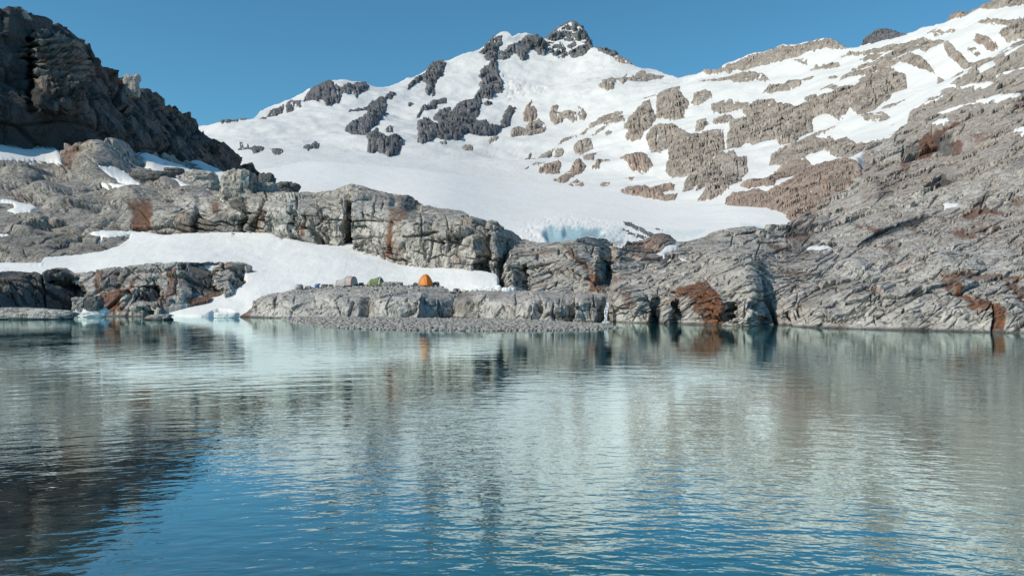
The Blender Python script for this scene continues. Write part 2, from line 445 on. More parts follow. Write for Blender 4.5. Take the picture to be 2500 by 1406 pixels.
GREY = ((.62, .59, .55), (.45, .425, .395), (.115, .11, .105))
M_near = rock_mat('near_rock', *GREY, 2.2, rust=.25, streak=.75, wet=True)
M_wall = rock_mat('wall_rock', (.60, .56, .51), (.42, .39, .35), (.095, .088, .08), 3.0, rust=.5, streak=.9)
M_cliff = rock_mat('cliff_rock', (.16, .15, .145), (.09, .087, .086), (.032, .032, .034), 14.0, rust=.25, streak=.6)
M_slate = rock_mat('slate_rock', (.24, .245, .26), (.16, .165, .18), (.05, .054, .062), 26.0, streak=.7, rust_attr=False, fr=FR_V, vw=.9, vein=.7, bump=.55)
M_tan = rock_mat('tan_rock', (.53, .465, .405), (.385, .335, .29), (.10, .09, .08), 18.0, rust=.5, streak=.45, rust_attr=False, fr=FR_V, vw=.9, vein=.7, bump=.5)
M_pink = rock_mat('pink_rock', (.50, .40, .335), (.37, .285, .235), (.12, .10, .088), 12.0, rust=.8, streak=.3, rust_attr=False, fr=FR_V, vw=.9, vein=.7, bump=.5)
M_boulder = rock_mat('boulder_rock', *GREY, 1.0, rust=.2, streak=.4, rust_attr=False)
M_darkb = rock_mat('dark_boulder_rock', (.24, .23, .22), (.16, .155, .15), (.07, .07, .07), 1.4, streak=.4, rust_attr=False)
M_stone = rock_mat('gravel_stone', (.42, .40, .375), (.29, .275, .255), (.11, .107, .103), .6, streak=.0, rust_attr=False, bump=.2, vein=0)
M_bed = rock_mat('shaded_gap_bed', (.14, .13, .12), (.10, .095, .09), (.05, .05, .05), .6, streak=.0, rust_attr=False, bump=.3, vein=0)  # bed colour darkened to paint the shade in gaps between stones
M_snowfar = snow_mat('far_snow', 60.0, (.79, .785, .775), bump=.34, dirt=.12)
M_snow = snow_mat('near_snow', 3.0, (.86, .855, .84), bump=.45, dirt=.3)
M_glac = snow_mat('glacier_snow', 22.0, (.86, .86, .85), bump=.30, ice=True, dirt=.15)

# ------------------------------------------------------------------ far mountain
PM = [(480, 340, 1050), (480, 300, 1250), (600, 388, 720), (600, 350, 930), (600, 290, 1250), (800, 402, 700), (800, 370, 860), (800, 300, 1180), (800, 225, 1500),
      (1000, 420, 710), (1000, 380, 900), (1000, 300, 1260), (1000, 240, 1550), (1000, 180, 1760), (1230, 442, 750), (1230, 380, 1020), (1230, 300, 1370),
      (1230, 200, 1720), (1230, 80, 2020), (1390, 452, 720), (1390, 400, 920), (1390, 300, 1330), (1390, 150, 1900), (1390, 60, 2080), (1500, 466, 640),
      (1500, 400, 860), (1500, 300, 1180), (1500, 200, 1580), (1500, 130, 1850), (1660, 186, 1600), (1700, 490, 440), (1700, 400, 640), (1700, 300, 900), (1700, 200, 1300),
      (600, 470, 500), (900, 500, 500), (1230, 520, 500), (1500, 540, 430), (1700, 570, 310)]
PS = [(1900, 520, 300), (1900, 480, 350), (1900, 400, 500), (1900, 300, 720), (1900, 200, 980), (1900, 110, 1220), (2100, 500, 220), (2100, 450, 280), (2100, 400, 360),
      (2100, 350, 450), (2100, 300, 540), (2100, 230, 680), (2100, 150, 850), (2100, 80, 1000), (2300, 500, 165), (2300, 450, 205), (2300, 400, 260), (2300, 300, 390),
      (2300, 200, 540), (2300, 100, 720), (2300, 50, 820), (2500, 500, 130), (2500, 400, 185), (2500, 300, 270), (2500, 200, 380), (2500, 100, 510), (2500, 0, 680), (2600, 0, 640), (2600, 300, 250), (2950, 500, 100), (2950, 400, 140), (2950, 300, 195), (2950, 200, 265), (2950, 100, 350), (2950, 0, 450), (2950, -100, 570), (2950, -230, 720)]
PH = [(1500, 788, 75), (1500, 750, 76), (1500, 712, 80), (1500, 700, 92), (1500, 650, 108), (1500, 610, 124), (1500, 585, 150), (1240, 720, 96), (1240, 660, 101), (1240, 610, 108),
      (1250, 580, 120), (1350, 720, 94), (1350, 660, 101), (1350, 610, 109), (1350, 585, 122), (1440, 720, 91), (1440, 660, 100), (1440, 610, 110), (1440, 575, 125),
      (1600, 792, 71), (1600, 750, 73), (1600, 715, 78), (1600, 690, 90), (1600, 650, 112), (1600, 620, 130), (1600, 575, 170), (1700, 795, 69), (1700, 740, 72), (1700, 690, 80), (1700, 650, 105),
      (1800, 797, 67), (1800, 730, 71), (1800, 680, 77), (1800, 640, 88), (1800, 610, 125), (1800, 560, 210), (1900, 801, 65), (1900, 750, 69), (1900, 700, 78), (1900, 650, 98), (1900, 600, 138), (1900, 560, 210),
      (2100, 807, 61), (2100, 750, 66), (2100, 700, 75), (2100, 650, 93), (2100, 600, 122), (2100, 550, 163), (2300, 811, 58), (2300, 750, 62), (2300, 700, 69), (2300, 650, 82), (2300, 600, 101), (2300, 550, 129),
      (2500, 815, 55.5), (2500, 750, 60), (2500, 680, 70), (2500, 600, 90), (2600, 600, 85), (2600, 818, 54), (2950, 828, 48.5), (2950, 750, 53), (2950, 680, 61), (2950, 600, 76)]
D_M = TPS(PM + PS, 3e-4)
D_H = TPS(PH + PS, 3e-4)
def _pt(u, v): return unproj(np.array(float(u)), np.array(float(v)), D_H(np.array([float(u)]), np.array([float(v)]))[0])
_a, _b, _c = _pt(2200, 600), _pt(2300, 566), _pt(2200, 570)
_e1 = _b - _a; _e1 /= np.linalg.norm(_e1); _n = np.cross(_e1, _c - _a); _n /= np.linalg.norm(_n)
if _n[2] < 0: _n = -_n
_up = np.cross(_n, _e1); _up *= np.sign(_up[2])
FR_H = frame(_e1, .80 * _n - .60 * _up, 3.0, 1.6, .65)      # bedding that crops out in lines rising to the right

SKY = T('P 440,338 490,319 B 0,1035 120,985 220,958 380,925 480,860 600,815 700,785 800,755 900,710 985,700 1060,662 1150,672 1210,672 1290,662 1320,685 1390,705 1480,690 1600,650 1700,610 1790,560 1830,510 1900,497 1960,490 2100,440 2180,395 2250,350 '
        'C 640,330 700,290 740,265 790,262 825,300 880,270 940,262 1010,275 1060,305 1100,310 1150,265 1230,215 1270,200 1300,186 1370,212 1400,260 1430,310 1460,370 1500,370 1560,405 1630,430 1660,465 1710,480 1770,530 1850,553 1950,548 2000,560 2030,585 2100,605 2160,630 2200,620 2400,572 2500,548 '
        'D 140,515 260,455 380,405 500,370 640,340 800,310 940,292 1010,294 1060,314 1115,335 1210,320 1260,290 1330,262 1370,250 1440,250 1500,250 1560,245 1640,230 1700,210 1790,207 1830,205 1900,185 1930,160 2000,130 2020,130 2090,92 2200,47 2330,5 2445,-15 P 2620,-60 2960,-270')
GL_TOP = T('P 560,384 591,388 640,391 800,396 1000,411 1100,424 1230,441 1370,451 1500,466 1600,480 1700,492 1780,503 1870,509 1930,520')
m_bot = np.concatenate([GL_TOP[:-2] + [0, 75], T('P 1780,585 1900,590 2000,560 2100,480 2200,390 2400,300 2620,200 2960,20')])
m_bot[0, 0] = 430

H_TOP = T('P 1222,672 1232,640 1250,600 1270,588 H 340,560 460,592 620,588 760,560 870,540 1000,555 1080,600 1140,640 1200,600 1330,568 1450,530 1560,540 1620,580 1700,580 1800,560 1900,525 2050,495 2160,487 2260,505 2400,480 '
          'I 360,510 440,485 P 1919,549 1965,515 2010,470 2060,430 2100,400 D 1240,1150 1270,1080 1310,1060 1430,1036 1495,990 1575,920 1590,835 1640,785 1720,735 1790,680 1900,600 2000,540 2080,490 2180,480 2260,410 2370,370 2445,330 P 2620,60 2960,-150')
def mount_extra(U, V, P0, px):
    z = P0.reshape(-1, 3)
    gl = np.interp(U, GL_TOP[:, 0], GL_TOP[:, 1]); near = np.clip((gl - V) / 60, .05, 1)
    a = (fbm(z / 160.0, 4, 21).reshape(U.shape) * 10 + fbm(z / 34.0, 3, 22).reshape(U.shape) * 1.5) * near
    sh = V - np.interp(U, H_TOP[:, 0], H_TOP[:, 1]); a = a - np.clip((U - 1928) / 10, 0, 1) * px * np.clip(sh - 5, 0, 45) * 1.1
    # icefall below the summit wall: broken seracs
    w = np.clip(sdf(U, V, T('C 720,560 760,580 900,640 1000,690 1180,720 1000,760 880,790 800,820 760,740')) / 10 + .5, 0, 1)
    t, e = facet(z / np.array([22.0, 30.0, 16.0]), 5)
    return a * np.clip(px / .25, .35, 1) + (w.ravel() * (t * 3 - 3 * np.exp(-(e / .08) ** 2))).reshape(U.shape)
o = layer('mountain', 'mountain', 440, 2940, 3.0, SKY, m_bot, D_M, M_snowfar, extra=mount_extra, back=.25, toprough=.8)
tag(o, 'snow covered mountain rising behind the lake under blue sky', 'mountain', kind='structure')

# ------------------------------------------------------------------ glacier
PG = [(560, 390, 760), (640, 394, 720), (800, 398, 700), (1000, 413, 705), (1230, 443, 740), (1370, 453, 720), (1500, 468, 630), (1600, 482, 540), (1700, 494, 430), (1800, 504, 350), (1930, 525, 280),
      (650, 440, 520), (760, 470, 420), (900, 470, 440), (1050, 500, 330), (1100, 470, 450), (1250, 500, 420), (1250, 560, 270), (1310, 592, 215), (1420, 560, 265), (1450, 600, 205), (1500, 520, 380), (1560, 600, 215),
      (1600, 540, 320), (1660, 592, 215), (1750, 575, 225), (1750, 535, 300), (1850, 567, 225), (1850, 535, 270), (1920, 550, 235), (1200, 640, 170), (1500, 640, 170), (1850, 620, 180), (700, 520, 300)]
D_G = TPS(PG, 1e-3)
ICE = T('Q 245,250 300,205 420,190 500,215 540,225 600,160 760,165 880,185 1050,190 1160,200 1210,250 1240,320 1120,330 990,300 870,345 620,400 330,425 280,360')
def glac_extra(U, V, P0, px):
    z = P0.reshape(-1, 3)
    a = fbm(z / np.array([40.0, 60.0, 40.0]), 4, 31).reshape(U.shape) * .5
    s = sdf(U, V, ICE)
    face = np.clip(s / 12 + .2, 0, 1) * np.clip((595 - V) / 20, .55, 1)
    w = np.clip(sdf(U, V, T('P 1230,600 1300,535 1400,525 1520,545 1600,590 1560,620')) / 14 + .5, 0, 1)
    t, e = facet(z / np.array([5.0, 6.0, 3.0]), 8)
    w = w * np.clip(1 - s / 4 - .6, 0, 1)
    return a - face * 1.8 + (w.ravel() * (.22 * t - .35 * np.exp(-(e / .05) ** 2))).reshape(U.shape)
g_bot = [(560, 500), (700, 540), (1150, 600), (1300, 640), (1500, 640), (1660, 630), (1940, 600)]
o = layer('glacier', 'glacier', 560, 1932, 2.4, GL_TOP, g_bot, D_G, M_glac, extra=glac_extra, back=0, toprough=.3,
          stains={'ice': ['Q 245,250 300,205 420,190 500,215 540,225 600,160 760,165 880,185 1050,190 1160,200 1210,250 1240,320 1120,330 990,300 870,345 620,400 330,425 280,360',
                          ('H 1100,470 1180,480 1160,600 1100,590 1020,560', .35), ('H 1480,500 1700,500 1850,480 1750,530 1550,530', .30), ('H 2160,430 2300,445 2390,480 2250,480', .4)],
                  'dark': [('Q 900,240 1160,200 1200,300 950,300', .4), ('Q 1400,400 1560,430 1560,480 1450,480', .6)]})
tag(o, 'smooth glacier tongue with a blue ice front above the rock bench', 'glacier', kind='structure')
print('T mountain', time.time() - _t0)
# ------------------------------------------------------------------ left cliff
CL_TOP = T('P -160,60 -60,25 A 0,52 90,65 160,68 250,90 330,110 390,130 450,160 500,185 540,230 620,270 700,320 760,370 800,430 820,490 870,550 940,580 960,640 1015,650 1030,622 1080,612 1110,632 1150,680 1220,760 1300,822 1390,880 1470,905 1540,945 1590,985 1640,1055 1690,1095 1780,1140 1850,1180 1880,1230 1920,1260 2000,1320 2090,1400 P 640,436 660,450')
PC = [(-150, 420, 180), (-150, 50, 210), (0, 365, 205), (0, 200, 212), (0, 20, 228), (100, 365, 214), (100, 200, 226), (100, 40, 245), (200, 350, 225), (200, 230, 240), (200, 120, 265), (240, 150, 276),
      (300, 370, 243), (300, 280, 268), (300, 195, 312), (360, 395, 262), (360, 300, 295), (360, 236, 345), (420, 400, 290), (420, 330, 325), (420, 272, 380), (480, 410, 320), (490, 360, 355), (490, 318, 415),
      (560, 435, 360), (560, 362, 435), (624, 445, 410), (624, 418, 455), (660, 470, 440)]
D_C = TPS(PC, 1e-3)
def cliff_ledges(U, V, P0, px):
    w = np.clip(sdf(U, V, T('A 250,240 450,290 640,360 720,470 730,680 650,800 520,960 400,960 330,760 260,560 120,470')) / 12 + .4, 0, 1)
    z = np.stack([U.ravel() / 60, V.ravel() / 60, 0 * U.ravel()], 1); f = (V + .12 * U + 14 * fbm(z, 3, 66).reshape(U.shape)) / 17.0
    return w * 3.6 * ((f - np.floor(f)) - .4)
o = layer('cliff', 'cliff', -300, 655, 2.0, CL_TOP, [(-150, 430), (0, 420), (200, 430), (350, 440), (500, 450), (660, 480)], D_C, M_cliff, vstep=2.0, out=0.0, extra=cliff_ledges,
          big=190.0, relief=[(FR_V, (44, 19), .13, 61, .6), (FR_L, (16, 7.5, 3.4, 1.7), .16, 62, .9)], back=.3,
          ramps=[((60, 75, 100, 205, 215, 235), (0, 5, -5, -9, 0, 0), 85, 265, 30), ((320, 330, 345), (0, 3, 0), 240, 400, 40), ((440, 452, 470), (0, 4, 0), 290, 420, 40)],
          grooves=[('A 700,560 690,680 720,800 780,950 860,1130', 3, 4), ('A 950,640 930,760 960,900 1060,1080', 3, 4), ('A 1240,830 1300,960 1400,1080 1480,1230', 3, 3), ('A 1030,1000 1060,1100 1080,1230', 2.5, 3)],
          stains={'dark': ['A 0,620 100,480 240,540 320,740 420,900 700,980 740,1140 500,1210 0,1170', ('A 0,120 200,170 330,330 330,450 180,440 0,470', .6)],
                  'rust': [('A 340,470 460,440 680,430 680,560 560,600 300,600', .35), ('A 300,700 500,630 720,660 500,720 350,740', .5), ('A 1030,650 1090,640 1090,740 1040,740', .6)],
                  'pale': [('A 160,65 250,85 240,160 170,130', .8), ('A 450,310 600,360 560,375 460,340', .5), ('A 250,240 450,290 640,360 720,470 720,680 520,760 330,740 280,560', .32)]})  # central pale patch: brownish stone lightened in place of sunlight on ledges
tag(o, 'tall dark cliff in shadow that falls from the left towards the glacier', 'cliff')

# ------------------------------------------------------------------ left rocks and the grey rock wall above the snowfield
W_TOP = T('P -70,345 0,347 130,358 143,370 150,362 156,350 170,350 218,335 232,339 261,345 301,347 325,365 335,372 400,378 480,396 550,425 600,440 635,455 700,468 724,472 G 620,160 720,170 800,175 960,150 1050,135 1150,140 1210,155 1360,185 1440,185 1500,218 1520,245 1600,245 1700,290 1860,310 1950,350 2060,370 2090,385 2150,410 2280,480 2340,530 2420,560 2500,585')
SF_TOP = T('P -260,648 0,648 100,648 109,635 196,628 250,620 290,607 315,590 322,573 350,572 400,580 440,577 480,575 560,573 660,575 690,590 G 440,550 700,600 880,615 960,590 1080,630 1220,690 1400,750 1750,785 2060,820 2140,840')
w_bot = np.concatenate([SF_TOP + [0, 16], [[1225, 700], [1310, 690]]])
PW = [(-70, 665, 113), (0, 665, 113), (0, 600, 121), (0, 560, 128), (0, 500, 140), (0, 450, 158), (0, 400, 176), (0, 350, 206), (120, 650, 113), (120, 560, 129), (120, 480, 150), (120, 410, 182), (120, 362, 214),
      (230, 640, 115), (230, 600, 120), (230, 550, 130), (230, 500, 144), (230, 450, 164), (230, 410, 184), (230, 340, 208), (330, 590, 124), (330, 500, 138), (330, 440, 168), (340, 380, 235),
      (400, 585, 125), (400, 540, 128.5), (400, 500, 136), (400, 470, 148), (400, 430, 185), (400, 385, 262), (480, 400, 310), (480, 440, 185), (600, 580, 123), (600, 540, 125), (600, 490, 129), (600, 470, 142), (600, 445, 168), (550, 432, 240),
      (700, 600, 119), (700, 540, 121), (700, 490, 125), (720, 472, 140), (860, 612, 116), (860, 560, 118), (860, 500, 121), (860, 466, 131), (1000, 660, 108), (1000, 600, 110), (1000, 540, 114), (1000, 490, 127),
      (1100, 670, 105), (1100, 600, 108), (1100, 540, 114), (1100, 512, 126), (1200, 690, 102), (1200, 620, 104), (1200, 570, 108), (1200, 535, 119), (1300, 690, 108), (1300, 595, 124)]
D_W = TPS(PW, 5e-4)
W_SNOW = [  # (outline, label)
    ('E -640,70 0,80 100,100 240,110 380,120 400,150 405,175 410,215 300,195 150,200 0,195 -640,190', 'broad snow bank at the foot of the dark cliff by the left edge'),
    ('E 930,140 1000,150 1150,200 1270,240 1300,270 1280,310 1220,290 1060,270 1000,250 960,190', 'shaded blue snow slope below the dark cliff, right of the rock mound'),
    ('E 1320,180 1400,220 1510,280 1530,330 1440,330 1360,270 1280,200', 'shaded blue snow strip tucked in the gully above the square boulder'),
    ('E 1060,265 1150,290 1220,340 1310,380 1240,390 1180,340 1110,310', 'sunlit snow tongue leading down from the shaded slope between two boulders'),
    ('E 700,300 780,280 870,290 900,320 960,360 940,380 850,360 760,330', 'sunlit snow wedge just below the rock mound under the cliff'),
    ('E 690,355 780,360 900,375 880,390 740,370', 'thin snow sliver directly under the snow wedge'),
    ('E -60,455 0,455 90,460 200,480 260,515 210,555 100,565 40,540 90,515 80,490 0,475 -60,470', 'snow hollow among grey rocks at the left edge, above the large snowfield'),
    ('E 1440,420 1520,425 1550,440 1500,447', 'tiny snow sliver at the foot of the square boulder'),
    ('E 1450,340 1500,330 1510,350 1510,385 1470,365', 'small snow scrap beside the square boulder'),
    ('E -60,692 60,695 70,705 0,712 -60,712', 'narrow snow strip on dark ledges at the left edge'),
    ('E 600,690 680,665 850,662 1010,665 1000,675 940,685 850,700 740,715 650,718', 'snow tongue lying on the ledge above the large snowfield')]
wramps = [((1000, 1145, 1155, 1192, 1200, 1214, 1262, 1300), (0, 0, -.5, 4, -1, -1.5, 9, 10), 535, 710, 26),
          ((815, 835, 853, 857, 885), (0, 0, 2.6, -1, 0), 474, 612, 14),
          ((935, 946, 960, 975), (0, 0, 3.0, 0), 468, 505, 8), ((975, 985, 1018, 1026), (0, 0, 4, 0), 476, 512, 8),
          ((585, 600, 612, 622), (0, 1.6, -.6, 0), 478, 590, 14), ((470, 482, 500), (0, 2, 0), 480, 580, 14), ((1010, 1030, 1062, 1070), (0, 0, 2.4, 0), 528, 575, 8), ((705, 715, 722), (0, .9, 0), 500, 600, 10)]
_wt = lambda u: (np.interp(u, W_TOP[:, 0], W_TOP[:, 1]) + 8, np.interp(u, SF_TOP[:, 0], SF_TOP[:, 1]) - 5)
W_CR = (make_cracks(60, ((560, 1210), _wt), lambda u, v: -86, 7, (25, 110), 41, cross=0, w=(1.0, 2.0), dep=(8, 18)) + make_cracks(45, ((420, 1250), _wt), lambda u, v: -6, 9, (30, 130), 42, cross=.1)
        + make_cracks(95, ((-60, 620), _wt), lambda u, v: -8 + 10 * (v > 560), 14, (40, 170), 43, cross=.25))
o = layer('wall', 'rock_wall', -240, 1302, 1.8, W_TOP, w_bot, D_W, M_wall, vstep=1.7, ramps=wramps, damp=[T(p) for p, _ in W_SNOW],
          big=170.0, vcut=1.05, cracks=W_CR, relief=[(FR_L, (14, 7, 3.3, 1.6, .8), .15, 71, 1.2), (FR_V, (6.0, 2.6, 1.1), .10, 72, 1.2)],
          blobs=[(252, 392, 80, 66, 9), (120, 470, 60, 22, 4), (170, 500, 70, 22, 4), (460, 470, 60, 16, 3), (60, 425, 70, 24, 5), (200, 425, 70, 20, 4), (330, 470, 60, 18, 3.5), (70, 560, 60, 20, 3), (400, 450, 50, 12, 3)],
          grooves=[('G 962,240 958,420 962,600', 4, 3), ('G 735,290 745,400', 2, 1), ('G 580,345 700,350', 2, 1.2), ('G 985,400 1100,385 1230,395', 2, 1.2), ('G 745,380 900,385', 2, 1),
                   ('G 545,200 540,300', 1.8, 1), ('G 1400,520 1640,505', 2, 1.2), ('G 1790,480 1760,620', 2, 1.3), ('G 290,200 230,330 190,480', 3, 1.6), ('G 1530,500 1680,480', 2, 1.5), ('G 1640,520 1620,640 1600,720', 2, 1.0)],
          stains={'rust': ['E 880,500 1010,480 1020,560 1010,650 880,650 900,580', ('E 1420,470 1470,470 1460,540 1425,560', .8), ('E 1740,530 1790,520 1780,660 1720,690 1700,620', .7), ('G 1275,390 1310,390 1310,560 1290,690 1250,700 1270,600', 1),
                           ('G 1290,300 1440,310 1420,360 1330,400 1290,400', .7), ('G 565,420 592,420 590,510 575,505', .9), ('E 410,140 600,40 650,60 520,130 480,250 420,220', .7), ('E 1180,560 1400,570 1450,690 1200,680', .5), ('G 1380,560 1400,740 1330,720 1330,600', .45)],
                  'dark': [('G 0,200 130,190 120,300 40,310', .8), ('E 1330,620 1520,560 1700,580 1700,690 1350,695', .55), ('G 1330,200 1460,190 1520,240 1480,300 1390,290', .6), ('E 0,690 880,690 700,830 0,840', .5), ('E -200,190 400,190 1000,270 1300,420 1000,470 880,690 0,900 -200,900', .27)],
                  'pale': [('E 1230,500 1420,480 1410,600 1260,570', .7), ('G 300,200 520,200 530,560 420,520 270,470', .7), ('G 1000,260 1250,290 1250,600 980,580', .6)]})
tag(o, 'grey streaked rock wall and ledges rising behind the large snowfield', 'rock wall')
print('T wall', time.time() - _t0)

# ------------------------------------------------------------------ large snowfield
SF_POLY = np.concatenate([SF_TOP + [0, -5], T('P 1214,677 1214,699 K 1580,466 1400,466 1130,468 P 1085,712 900,715 700,740 640,765 600,775 580,775 572,762 558,756 535,755 518,759 505,768 490,774 440,773 398,772 386,755 470,744 530,726 560,715 590,700 604,690 598,668 612,655 590,652 480,652 390,652 300,656 255,662 235,670 180,676 165,668 150,664 120,668 85,680 45,675 0,672 -260,672')])
PSF = [(-60, 640, 106), (-60, 675, 100), (0, 655, 104), (100, 650, 105), (200, 630, 111), (200, 665, 103), (300, 600, 119), (300, 650, 104), (450, 575, 123), (450, 640, 106), (660, 578, 121), (600, 640, 108), (860, 607, 117), (860, 650, 106), (1000, 652, 109), (1100, 662, 105), (1214, 674, 101),
       (860, 692, 100), (1000, 690, 101), (1100, 690, 99.5), (1150, 690, 98.2), (1214, 690, 98), (1150, 705, 96.8), (700, 700, 98), (640, 720, 95), (560, 720, 95.5), (600, 690, 99), (500, 750, 92), (430, 765, 90.5), (560, 765, 90), (400, 772, 90), (640, 765, 90), (480, 774, 89)]
D_S = TPS(PSF, 6e-4)
def snowfield():
    st = 2.2
    U, V = np.meshgrid(np.arange(-238, 1220, st), np.arange(780, 562, -st))
    d = D_S(U, V); P0 = unproj(U, V, d); N = normals(P0); px = d / F
    z = np.stack([U.ravel() / 12, V.ravel() / 12, 0 * U.ravel()], 1)
    s = sdf(U, V, SF_POLY) + 1.3 * fbm(z, 3, 4).reshape(U.shape)
    w = P0.reshape(-1, 3)
    und = fbm(w / np.array([9., 9, 9]), 3, 51).reshape(U.shape) * .22 + fbm(w / np.array([1.6, 2.6, 1.6]), 3, 52).reshape(U.shape) * .035
    lip = np.where(s > 0, 0, s) * px * 2.2
    P = P0 + N * (und * np.clip(s / 6, 0, 1) + .12)[..., None] + np.array([0, .55, -.85]) * (-lip)[..., None]
    o = grid_obj('snowfield', P, s > -5, M_snow)
    LAYERS['snow'] = dict(P=P, us=U[0], v0=780, st=st)
    return o
tag(snowfield(), 'large white snowfield sweeping from the rock wall down to the lake', 'snowfield', kind='structure')

# ------------------------------------------------------------------ left shore rock
K_TOP = T('L -500,330 0,340 180,320 400,330 540,350 680,338 780,372 900,292 1050,262 1280,270 1420,360 1600,345 1790,330 1900,290 2100,250 2343,240 E 1070,885 1110,890 1180,880 1330,885 1480,885 1560,882 1640,885 1690,905 1705,918')
K_BOT = T('P -65,782 0,779 175,773 254,773 360,776 393,775 396,754 E 1300,1163 1480,1113 1560,1083 1640,1045 1672,1005 1705,922')
PK = [(-65, 782, 86), (-65, 664, 92), (0, 778, 87), (0, 666, 95), (200, 773, 91), (200, 668, 101), (300, 773, 90), (300, 655, 99), (300, 710, 93), (390, 775, 89), (395, 755, 90), (390, 645, 101), (390, 700, 94), (470, 742, 92), (500, 642, 102), (500, 700, 95), (540, 722, 94), (600, 690, 98), (610, 653, 102), (570, 645, 102)]
D_K = TPS(PK, 5e-4)
o = layer('shore', 'shore_rock', -235, 616, 1.6, K_TOP, K_BOT, D_K, M_near, vstep=1.6, back=.03, topfade=14, vcut=-.6, cracks=make_cracks(34, ((180, 600), lambda u: (655, 765)), lambda u, v: -70, 25, (20, 90), 51, cross=.4, dep=(7, 15)), sink=1.0,
          ramps=[((-65, -30, 198, 207, 225), (-5, -4.5, 6.5, 0, 0), 688, 800, 24), ((395, 438, 536, 542, 560), (0, 0, 5.5, .3, 0), 640, 722, 20), ((548, 560, 596, 606), (0, 0, 3.5, 2), 655, 730, 20),
                 ((255, 262, 292, 300), (0, 0, 2.2, 0), 666, 705, 8), ((318, 326, 384, 392), (0, 0, 3.4, 0), 700, 738, 8), ((340, 350, 375, 382), (0, 0, 1.5, 0), 735, 775, 10)],
          big=140.0, relief=[(FR_V, (5.2, 2.5, 1.2, .6), .22, 81, 1.0)], blobs=[(110, 700, 110, 45, 2.0), (160, 665, 40, 14, 1.2), (350, 715, 40, 22, 1.2), (340, 758, 40, 14, 1.0), (440, 735, 60, 16, 1.2)],
          grooves=[('E 860,890 700,980 650,1080', 2.5, 1), ('E 1190,960 1180,1100 1080,1130 1060,1200', 2, 1), ('E 880,1040 1060,1060', 2, .8), ('E 700,1200 620,1150 560,1160', 3, 1.4)],
          extra=lambda U, V, P0, px: -.0 * U,
          stains={'rust': ['E 670,1100 790,1070 860,1040 900,1000 870,1060 800,1130 820,1200 720,1220 690,1150', ('E 640,950 685,940 670,1060 640,1040', .8), ('E 1140,930 1185,930 1170,1060 1130,1110 1090,1190 1075,1130 1140,1070', .85), ('E 1270,1130 1400,1090 1490,1105 1400,1140 1280,1165', .9), ('E 1360,885 1560,885 1600,930 1420,930', .5), ('E 1150,1090 1180,1080 1100,1190', .8)],
                  'dark': [('E -150,930 450,930 560,1040 500,1250 -150,1250', .75), ('E 1220,900 1370,900 1490,1090 1250,1060', .7), ('E 890,890 640,950 700,960 900,930', .5), ('E 740,960 850,960 860,1030 720,1070', .55), ('E 880,1070 1060,1060 1060,1120 900,1150', .5)]})  # most dark patches paint in the shade of faces turned right
tag(o, 'dark blocky shore rock with rust stains, left of the snow tongue', 'shore rock')

# ------------------------------------------------------------------ tent ledge
L_TOP = T('G 70,1165 120,1130 170,1085 200,1030 260,990 400,968 560,940 700,925 800,915 1000,910 1260,908 1490,908 1680,908 1740,925 1760,945 1950,950 2300,950 P 1320,711 1442,716 1494,716')
L_BOT = [(581, 775), (640, 777), (800, 779), (1000, 780), (1200, 783), (1330, 788), (1440, 788), (1494, 787)]
PL = [(581, 775, 88), (640, 776, 86), (800, 778, 84), (1000, 779, 82.5), (1200, 782, 79.5), (1330, 787, 74.5), (1494, 787, 74.5), (600, 760, 89), (640, 745, 88), (640, 720, 93), (800, 745, 85.7), (800, 722, 88), (800, 705, 95), (900, 745, 84.8), (900, 718, 88), (900, 700, 96), (1000, 745, 83.8), (1000, 718, 87), (1000, 698, 96),
      (1100, 745, 83.2), (1100, 718, 86), (1090, 705, 94), (1200, 745, 81), (1200, 722, 84), (1200, 709, 93), (1330, 750, 76), (1330, 724, 79), (1330, 712, 91), (1440, 750, 76), (1440, 724, 79), (1440, 716, 88), (1494, 750, 76), (1494, 718, 84)]
D_L = TPS(PL, 3e-4)
